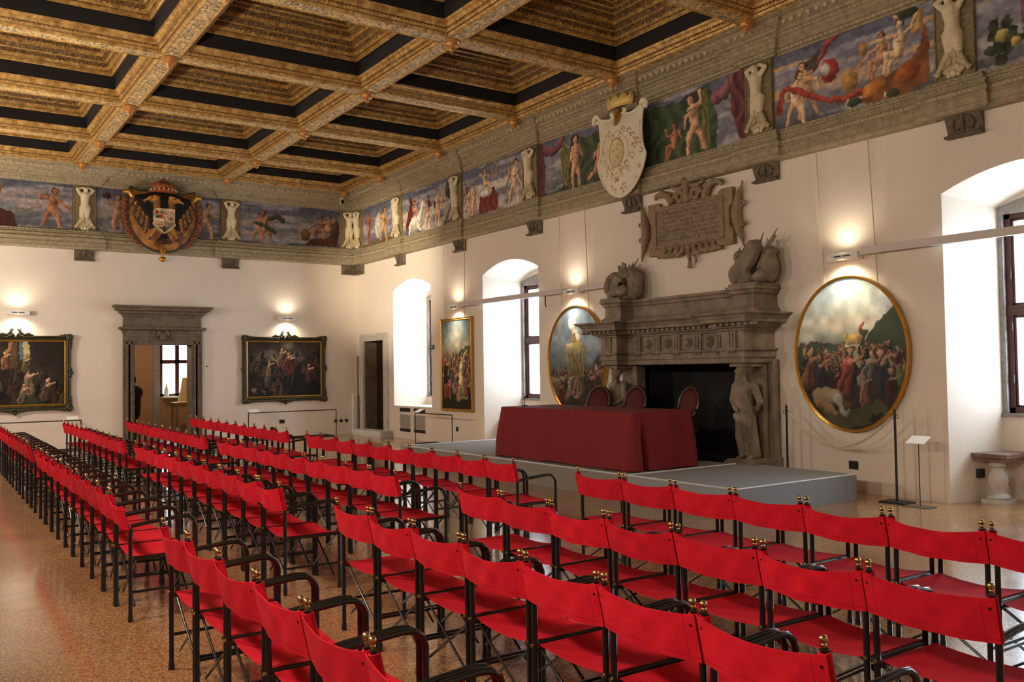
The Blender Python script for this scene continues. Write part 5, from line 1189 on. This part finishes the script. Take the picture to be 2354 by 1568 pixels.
# two dark paintings in carved frames on the far wall
def dark(x0, x1, z0, z1, cv, label):
    r = empty('framed_painting', ((x0+x1)/2, -.03, z0-.12), label, 'painting')
    flat_paint('canvas', BW, x0, z0, x1, z1, .06, cv, r)
    frame_loop(MB(), BW, x0, z0, x1, z1, [(-.005, .055), (0, .075), (.012, .08), (.03, .07), (.038, .065)]).build('gilt_slip', M['gold'], r)
    frame_loop(MB(), BW, x0-.036, z0-.036, x1+.036, z1+.036, [(0, .06), (.005, .085), (.03, .095), (.05, .085), (.07, .11), (.09, .10), (.10, .07), (.10, .005)]).build('carved_frame', M['greenframe'], r)
    w = x1-x0; h = z1-z0
    for sx in (-1, 1):
        for sz in (-1, 1):
            mb = MB()
            cx = (x0+x1)/2+sx*(w/2+.10); cz = (z0+z1)/2+sz*(h/2+.10)
            mb.ball(BW(cx, cz, .09), (.085, .045, .085), 10, 7); mb.ball(BW(cx+sx*.03, cz+sz*.03, .12), (.04, .03, .04), 8, 6)
            for q in range(3): mb.ball(BW(cx-sx*(.09+.075*q), cz+sz*(.03-.01*q), .09), (.055-.008*q, .035, .045-.006*q), 8, 5); mb.ball(BW(cx+sx*.02, cz-sz*(.10+.075*q), .09), (.042-.006*q, .035, .05-.006*q), 8, 5)
            mb.build('corner_carving', M['greenframe'], r, smooth=60)
        mb = MB()
        for q in (-2, -1, 0, 1, 2): mb.ball(BW((x0+x1)/2+sx*(w/2+.14-.02*abs(q)), (z0+z1)/2+q*.075, .08), (.05-.008*abs(q), .035, .045), 8, 5)
        mb.build('side_carving', M['greenframe'], r, smooth=60)
    mb = MB()
    for q in range(-4, 5): mb.ball(BW((x0+x1)/2+q*.07, z0-.15+.012*abs(q)-.03*(q == 0), .08), (.045, .035, .05-.005*abs(q)), 8, 5)
    mb.build('lower_carving', M['greenframe'], r, smooth=60)
    mb = MB(); c = (x0+x1)/2
    for s in (-1, 1):
        mb.tube([BW(c+s*.36, z1+.13, .08), BW(c+s*.26, z1+.17, .09), BW(c+s*.17, z1+.15, .09), BW(c+s*.10, z1+.20, .09), BW(c+s*.07, z1+.28, .09), BW(c+s*.03, z1+.27, .09)], [.018, .035, .025, .035, .035, .02], 7)
        mb.tube([BW(c+s*.12, z1+.12, .09), BW(c+s*.03, z1+.17, .1)], [.04, .035], 7)
    mb.build('crest', M['greenframe'], r, smooth=60); return r
cv = CV(2.02/1.45, 220, (40, 30, 24)); cv.clouds((64, 50, 36), (5, 6), 3, .5, .6); cv.clouds((110, 104, 90), (3, 3), 31, .55, .7, .65, 1); cv.ell(.75, .93, .16, .12, (150, 146, 128), soft=1, al=.8, sh=0)
crowd(cv, .05, 1.35, .3, .85, 60, .1, .14, 12, .42); robe(cv, .82, .45, .36, (120, 42, 30), -.05); robe(cv, .7, .5, .34, (110, 50, 34), .05); robe(cv, .38, .4, .28, (150, 124, 76), .02); cv.cap(.55, .62, .42, .74, .012, .01, (176, 150, 110)); robe(cv, .6, .6, .3, (130, 90, 70), .03)
cv.poly([(.75, .0), (.9, .45), (1.1, .42), (1.39, .2), (1.39, 0)], (18, 16, 18), .8); robe(cv, 1.15, .3, .3, (96, 54, 40), 0); cv.cap(.12, .12, .35, .05, .05, .03, (110, 94, 70)); crowd(cv, .1, .7, .08, .25, 14, .1, .13, 13, .5); cv.grain(.1)
dark(-3.13, -1.13, 1.10, 2.53, cv, 'dark painting in carved green-gold frame on the far wall, right of the doorway')
cv = CV(2.02/1.45, 220, (34, 27, 23)); cv.clouds((60, 48, 38), (4, 5), 43, .45, .6); cv.poly([(.62, .55), (.72, .55), (.72, 1), (.62, 1)], (84, 62, 40)); cv.poly([(.74, .7), (.79, .7), (.79, 1), (.74, 1)], (90, 110, 130)); cv.poly([(.80, .62), (.88, .62), (.88, 1), (.8, 1)], (176, 158, 100)); cv.poly([(.5, .7), (.62, .98), (.66, .98), (.56, .7)], (156, 104, 60))
crowd(cv, .05, 1.35, .12, .55, 55, .1, .15, 22, .34); robe(cv, .9, .2, .4, (140, 116, 84), -.02); robe(cv, .78, .06, .3, (130, 110, 84), .03); robe(cv, .55, .6, .26, (150, 90, 56), 0); robe(cv, .84, .55, .24, (96, 84, 44), 0); cv.poly([(.75, 0), (.95, .16), (1.05, 0)], (48, 56, 34)); robe(cv, 1.1, .1, .34, (90, 70, 56), .05); cv.grain(.1)
dark(-9.42, -7.42, 1.07, 2.51, cv, 'dark painting in carved green-gold frame, at the left edge')

# ------------------------------------------------------------------ picture lights and tracks
LUM = []
def lum(f, a, label, z=3.16, rot=0):
    r = empty('picture_light', f(a, z-.05, .1), label, 'wall light', 'wall lights above the pictures')
    MB().box(f(a-.24, z-.05, .03), f(a+.24, z+.05, .15)).build('housing', M['white'], r, bevel=.005)
    MB().box(f(a-.12, z-.006, .15), f(a-.01, z+.012, .153)).build('dark_slot', M['blackmat'], r); MB().box(f(a+.02, z-.006, .15), f(a+.13, z+.012, .153)).build('dark_slot', M['blackmat'], r)
    MB().box(f(a-.03, z-.03, 0), f(a+.03, z+.03, .03)).build('bracket', M['white'], r)
    LUM.append((f, a, z))
lum(RW, 5.5, 'white wall light above the tall rectangular painting'); lum(RW, 9.82, 'white wall light above the left oval painting'); lum(RW, 15.68, 'white wall light above the right oval painting')
lum(BW, -2.08, 'white wall light above the dark painting on the far wall, right of the doorway'); lum(BW, -8.38, 'white wall light above the dark painting at the left edge')
LW = lambda a, b, c: (XW+c, -a, b)
for n, a in enumerate((20.3, 16.5, 12., 7., 2.5)): lum(LW, a, 'white fill light added on the unseen left-hand wall, %s from the near end' % ordn[n])  # added out of view to fill the hall with light
def track(a0, a1, label):
    r = tag(MB().box(RW(a0, 3.15, .10), RW(a1, 3.25, .16)).build('lighting_track', M['track'], bevel=.004), label, 'lighting track')
    mb = MB(); n = int((a1-a0)/1.5)+1
    for q in range(n):
        a = a0+.3+q*(a1-a0-.6)/max(1, n-1)
        if any(n0-.05 < a < n1+.05 for n0, n1, _ in NICHES): continue
        mb.box(RW(a-.02, 3.17, .002), RW(a+.02, 3.23, .10))
    mb.build('brackets', M['track'], r)
track(5.78, 9.55, 'pale lighting track crossing the second window niche'); track(15.96, 21.2, 'pale lighting track crossing the right-hand window niche')
track(10.1, 11.2, 'short pale lighting track running into the left end of the fireplace')
mb = MB(); mb.tube([RW(9.0, 3.14, .13), RW(9.0, 2.98, .13), RW(9.03, 2.93, .13)], .012, 6); tag(mb.build('hanging_cable', M['blackmat']), 'short dark cable hanging below the track beside the second window', 'cable')
tag(MB().box(BW(-4.18, 1.89, 0), BW(-4.13, 1.92, .03)).build('wall_hook', M['doorstone']), 'tiny brown hook on the far wall right of the doorway', 'hook')

# ------------------------------------------------------------------ barrier rails, rope posts and label stand
def rail(p0, p1, out, h, label, lab_t, lab_tag):
    """slim metal hoop rail between two floor points with a floor frame running back to the wall"""
    a, b = Vector(p0), Vector(p1); o = Vector(out)
    r = empty('barrier_rail', ((a.x+b.x)/2, (a.y+b.y)/2, 0), label, 'barrier')
    def bar(pts, nm): MB().tube(pts, .013, 4).build(nm, M['iron'], r)
    bar([(a.x, a.y, .012), (a.x, a.y, h)], 'post'); bar([(b.x, b.y, .012), (b.x, b.y, h)], 'post'); bar([(a.x, a.y, h), (b.x, b.y, h)], 'top_bar')
    c, d = a+o, b+o; bar([(a.x, a.y, .013), (b.x, b.y, .013), (d.x, d.y, .013), (c.x, c.y, .013), (a.x, a.y, .013)], 'floor_frame')
    p = a+(b-a)*lab_t; t = (b-a).normalized(); o2 = o.normalized()
    w = .12; y0 = p-o2*.07; y1 = p+o2*.09
    mb = MB(); mb.add([(y0.x-t.x*w, y0.y-t.y*w, h+.015), (y0.x+t.x*w, y0.y+t.y*w, h+.015), (y1.x+t.x*w, y1.y+t.y*w, h+.085), (y1.x-t.x*w, y1.y-t.y*w, h+.085)], [(0, 1, 2, 3)])
    o_ = mb.build('label_plate', M['paper'], r); o_.modifiers.new('t', 'SOLIDIFY').thickness = .006
rail((-3.3, -.62), (-.93, -.62), (0, .56), .71, 'slim dark barrier rail below the dark painting right of the doorway', .06, '')
rail((-9.4, -.62), (-7.15, -.62), (0, .56), .70, 'slim dark barrier rail at the left edge, below a dark painting', .92, '')
rail((-.60, -4.46), (-.58, -6.12), (.54, 0), .73, 'slim dark barrier rail below the tall rectangular painting', .1, '')
def post(x, y, label, base):
    r = empty('rope_post', (x, y, 0), label, 'rope post', 'black posts holding the cords')
    if base: MB().box((x-.13, y-.17, 0), (x+.13, y+.17, .02)).build('base_plate', M['blackmat'], r, bevel=.003)
    else: MB().lathe([(.1, 0), (.1, .012), (.02, .02)], (x, y, 0), 16).build('base_plate', M['blackmat'], r)
    MB().tube([(x, y, .012), (x, y, 1.15)], .015, 10).build('pole', M['black'], r, smooth=60)
    MB().ball((x, y, 1.165), (.014, .014, .02)).build('tip', M['brass'], r)
    for s in (-1, 1): MB().tube([(x+.0, y+s*(.035+.022*math.cos(t)), 1.06+.022*math.sin(t)) for t in np.linspace(0, 2*PI, 12, endpoint=False)], .004, 6, closed=True).build('ring', M['iron'], r)
PA, PB = (-.38, -14.90), (-.42, -16.56)
post(*PA, 'black rope post behind the stage, left of the right-hand oval painting', False); post(*PB, 'black rope post on the floor, right of the right-hand oval painting', True)
for q, dp in enumerate((.40, .425)):
    pts = []
    for i in range(25):
        t = i/24; pts.append((PA[0]+(PB[0]-PA[0])*t-.02*q, PA[1]-.05+(PB[1]-PA[1]+.1)*t, 1.05-dp*(1-(2*t-1)**2)-.01*math.sin(t*9)*q))
    tag(MB().tube(pts, .0085, 6).build('sagging_rope', M['rope'], smooth=60), ['upper of the two cream cords sagging between the rope posts', 'lower of the two cream cords sagging between the rope posts'][q], 'cord', 'cream cords below the right-hand oval painting')
x, y = -.52, -16.92
r = empty('label_stand', (x, y, 0), 'thin floor stand with a tilted white label plate, beside the right-hand oval painting', 'label stand')
MB().box((x-.1, y-.15, 0), (x+.1, y+.15, .012)).build('base_plate', mat('grey_steel', (110, 104, 96), .4, .6), r)
MB().tube([(x, y, .012), (x, y, .77)], .006, 8).build('rod', M['iron'], r)
mb = MB(); mb.add([(x-.09, y-.115, .755), (x-.09, y+.115, .755), (x+.07, y+.115, .835), (x+.07, y-.115, .835)], [(0, 1, 2, 3)]); o = mb.build('label_plate', M['paper'], r); o.modifiers.new('t', 'SOLIDIFY').thickness = .006

# ------------------------------------------------------------------ the rows of canvas chairs
SLEEVE = []
def canvas_sheet(name, fn, nu, nv, th, m, parent):
    A = [[Vector(fn(i/nu, j/nv)) for i in range(nu+1)] for j in range(nv+1)]
    mb = MB(); fr = []; bk = []
    for j in range(nv+1):
        for i in range(nu+1):
            du = A[j][min(i+1, nu)]-A[j][max(i-1, 0)]; dv = A[min(j+1, nv)][i]-A[max(j-1, 0)][i]
            n = du.cross(dv).normalized()*th/2; fr.append(A[j][i]+n); bk.append(A[j][i]-n)
    W_ = nu+1; fs = []; N_ = len(fr)
    for j in range(nv):
        for i in range(nu):
            a, b, c, d = j*W_+i, j*W_+i+1, (j+1)*W_+i+1, (j+1)*W_+i; fs += [(a, b, c, d), (a+N_, d+N_, c+N_, b+N_)]
    edge = [i for i in range(nu)]+[nu+j*W_ for j in range(nv)]+[nv*W_+i for i in range(nu, 0, -1)]+[j*W_ for j in range(nv, 0, -1)]
    for k_ in range(len(edge)): a, b = edge[k_], edge[(k_+1) % len(edge)]; fs.append((b, a, a+N_, b+N_))
    mb.add(fr+bk, fs)
    for s in SLEEVE: mb.tube([(-.002, s*.258, .650), (-.008, s*.258, .68), (-.025, s*.258, .76), (-.040, s*.258, .826)], [.0205]*4, 10)
    return mb.build(name, m, parent, smooth=70)
def make_chair(loose=False, sag=1., wr=0):
    r = empty('folding_chair', (0, 0, 0)); hw = .258
    for s in (-1, 1):
        y = s*hw; short = loose and s < 0
        mb = MB(); pts = [(0, y, .0), (0, y, .03), (0, y, .05), (0, y, .35), (0, y, .64)]+([] if short else [(-.008, y, .68), (-.025, y, .76), (-.042, y, .835)])
        mb.tube(pts, [.019, .018, .0145]+[.0145]*(len(pts)-3), 8); po = mb.build('back_post', M['black'], r, smooth=60)
        if not short:
            mb = MB(); mb.ball((-.046, y, .866), .0145, 10, 7); mb.ball((-.044, y, .847), .010, 8, 5); mb.build('brass_finial', M['brass'], po, smooth=60)
        mb = MB(); mb.tube([(-.012, y+s*.0, .445), (-.024, y+s*.0, .445)], .009, 8); mb.build('brass_bolt', M['brass'], po)
        ar = [(.0, y, .655), (.12, y, .672), (.34, y, .69), (.39, y, .685), (.425, y, .66), (.44, y, .62), (.44, y, .35), (.44, y, .05), (.44, y, .03), (.44, y, 0)]
        MB().tube(ar, [.0145]*7+[.0145, .018, .019], 8).build('arm_and_front_leg', M['black'], r, smooth=60)
        MB().tube([(0, y*.97, .428), (.44, y*.97, .428)], .0135, 8).build('seat_rail', M['black'], r, smooth=60)
        MB().tube([(0, y, .20), (.44, y, .20)], .0095, 6).build('side_stretcher', M['black'], r, smooth=60)
    for x in (.035, .405):
        mb = MB()
        for s in (-1, 1): mb.tube([(x+s*.008, -s*hw*.96, .42), (x+s*.008, s*hw*.98, .10)], .0075, 6)
        mb.build('cross_brace', M['black'], r, smooth=60)
    def bk(u, v):
        y = -.279+u*.558; e = 1-(2*u-1)**2; z = .650+.176*v
        lean = -.008-(z-.655)*.215; dz = -.026*e*v*sag-.012*e*(1-v)
        x = lean-.016-.028*e*sag+(.009*math.sin(u*15+wr)*math.sin(v*5+1)*e)*(.5+wr*.35)
        if loose: t = max(0, (.55-u)/.55); z -= .03*t*v+.02*t; x += .02*math.sin(u*26)*t+.01
        return (x, y, z+dz)
    SLEEVE[:] = [] if False else [s for s in (-1, 1) if not (loose and s < 0)]
    canvas_sheet('backrest', bk, 16, 6, .004, M['canvas'], r)
    SLEEVE[:] = []
    def se(u, v):
        y = -hw*.97+u*1.94*hw; e = 1-(2*u-1)**2
        return (.02+.405*v, y, .444-.035*e*(.6+.4*math.sin(v*PI))*sag)
    canvas_sheet('seat', se, 12, 6, .004, M['seatcanvas'], r)
    return r
protos = [make_chair(), make_chair(sag=.8, wr=1), make_chair(sag=1.25, wr=2.2), make_chair(loose=True, wr=1)]
usedp = [False]*4
ROWS = {'A': (-9.22, .012), 'B': (-8.10, .012), 'C': (-7.06, .012), 'D': (-5.76, .012)}
SEG = [('A', 1, -4.55, .528, 11), ('A', 2, -10.86, .548, 10), ('A', 3, -17.50, .569, 7),
       ('B', 1, -4.20, .534, 11), ('B', 2, -10.86, .545, 10), ('B', 3, -17.38, .549, 7),
       ('C', 1, -4.53, .515, 11), ('C', 2, -10.84, .536, 10), ('C', 3, -17.24, .565, 7),
       ('D', 1, -4.10, .527, 11), ('D', 2, -10.70, .537, 10), ('D', 3, -17.0, .580, 7)]
RN = {'A': 'back row', 'B': 'second row from back', 'C': 'second row from front', 'D': 'front row'}
BN = {1: 'far block', 2: 'middle block', 3: 'near right block'}
rc = random.Random(9)
for row, blk_, y0, pitch, n in SEG:
    x0, k_ = ROWS[row]
    for i in range(n):
        y = y0-pitch*(i+.5); x = x0+k_*(y+17.5); v = 3 if (row == 'A' and blk_ in (1, 2) and i == n-1) else rc.randrange(3)
        o = protos[v] if not usedp[v] else copy_tree(protos[v]); usedp[v] = True
        o.location = (x, y, 0); o.scale = (1, pitch/.566, 1); o.rotation_euler[2] = math.atan(-k_)+rc.uniform(-.012, .012)
        pos = ordn[i]+' from far end' if i < n-1 else 'last at near end'
        tag(o, 'red canvas chair, %s, %s, %s' % (RN[row], BN[blk_], pos), 'chair', 'red canvas chairs in the %s, %s' % (RN[row], BN[blk_]))

# ------------------------------------------------------------------ light
w = D.worlds.new('World'); bpy.context.scene.world = w; w.use_nodes = True
bg = w.node_tree.nodes['Background']; bg.inputs[0].default_value = (.72, .86, 1, 1); bg.inputs[1].default_value = WORLD
def portal(loc, rot, sx, sy):
    l = D.lights.new('window_portal', 'AREA'); l.shape = 'RECTANGLE'; l.size = sx; l.size_y = sy; l.cycles.is_portal = True
    o = D.objects.new('window_portal', l); C.objects.link(o); o.location = loc; o.rotation_euler = rot
for a0, a1, s in NICHES: portal((1.12, -(a0+a1)/2, 2.33), (0, PI/2, 0), 2.6, a1-a0-.44)
portal(((WX0+WX1)/2, RY+.1, (WZ0+WZ1)/2), (-PI/2, 0, 0), WX1-WX0, WZ1-WZ0)
WARM = (1, .84, .63)
def spot(loc, direction, e, ang, blend=1., rad=.04, col=WARM):
    l = D.lights.new('lamp', 'SPOT'); l.energy = e; l.spot_size = math.radians(ang); l.spot_blend = blend; l.shadow_soft_size = rad; l.color = col
    o = D.objects.new('lamp', l); C.objects.link(o); o.location = loc
    o.rotation_euler = Vector(direction).to_track_quat('-Z', 'Y').to_euler()
for f, a, z in LUM:
    o_ = Vector(f(a, z, .25)); d_ = Vector(f(a, z, 1))-Vector(f(a, z, 0)); left = f is LW
    spot(f(a, z+.06, .22), Vector((0, 0, 1))+d_*.0, (200 if left else UP), 160, 1., .08)
    spot(f(a, z-.06, .22), Vector((0, 0, -1))-d_*.15, DOWN, 140, 1., .07)
    if left: spot(f(a, z, .22), d_+Vector((0, 0, .12)), FILL, 175, .3, .2, (1, .88, .74))  # added broad fill from the unseen left-hand wall
# the room beyond the doorway has its own lamp
l = D.lights.new('lamp', 'POINT'); l.energy = 45; l.shadow_soft_size = .15; l.color = WARM; o = D.objects.new('lamp', l); C.objects.link(o); o.location = (-5.2, 2.6, 3.0)
# narrow spotlight on the left-hand wall picking out the frieze by the corner
spot((XW+.4, -12.0, 3.3), (10.7, 9.8, 1.0), CORNER, 21, 1., .08)

# ------------------------------------------------------------------ camera
cam = D.cameras.new('camera'); cam.sensor_width = 36; cam.lens = 2035.67/2354*36; cam.clip_start = .05; cam.clip_end = 200
co_ = D.objects.new('camera', cam); C.objects.link(co_)
yaw, pitch_, roll = math.radians(34.529), math.radians(1.8796), math.radians(-.8299)
Fv = Vector((math.sin(yaw)*math.cos(pitch_), math.cos(yaw)*math.cos(pitch_), math.sin(pitch_)))
Rv = Vector((math.cos(yaw), -math.sin(yaw), 0)); Uv = Rv.cross(Fv)
R2 = Rv*math.cos(roll)+Uv*math.sin(roll); U2 = -Rv*math.sin(roll)+Uv*math.cos(roll)
co_.matrix_world = Matrix(((R2.x, U2.x, -Fv.x, -10.5118), (R2.y, U2.y, -Fv.y, -22.917), (R2.z, U2.z, -Fv.z, 1.70), (0, 0, 0, 1)))
sc = bpy.context.scene; sc.camera = co_
sc.view_settings.view_transform = 'Standard'; sc.view_settings.look = 'None'; sc.view_settings.gamma = 1; sc.view_settings.use_curve_mapping = False
sc.view_settings.exposure = EXPO
sc.cycles.max_bounces = 7; sc.cycles.diffuse_bounces = 4; sc.cycles.glossy_bounces = 3; sc.cycles.transmission_bounces = 2; sc.cycles.transparent_max_bounces = 6
sc.cycles.caustics_reflective = False; sc.cycles.caustics_refractive = False; sc.cycles.sample_clamp_indirect = 6; sc.cycles.blur_glossy = 1.
sc.cycles.use_denoising = True
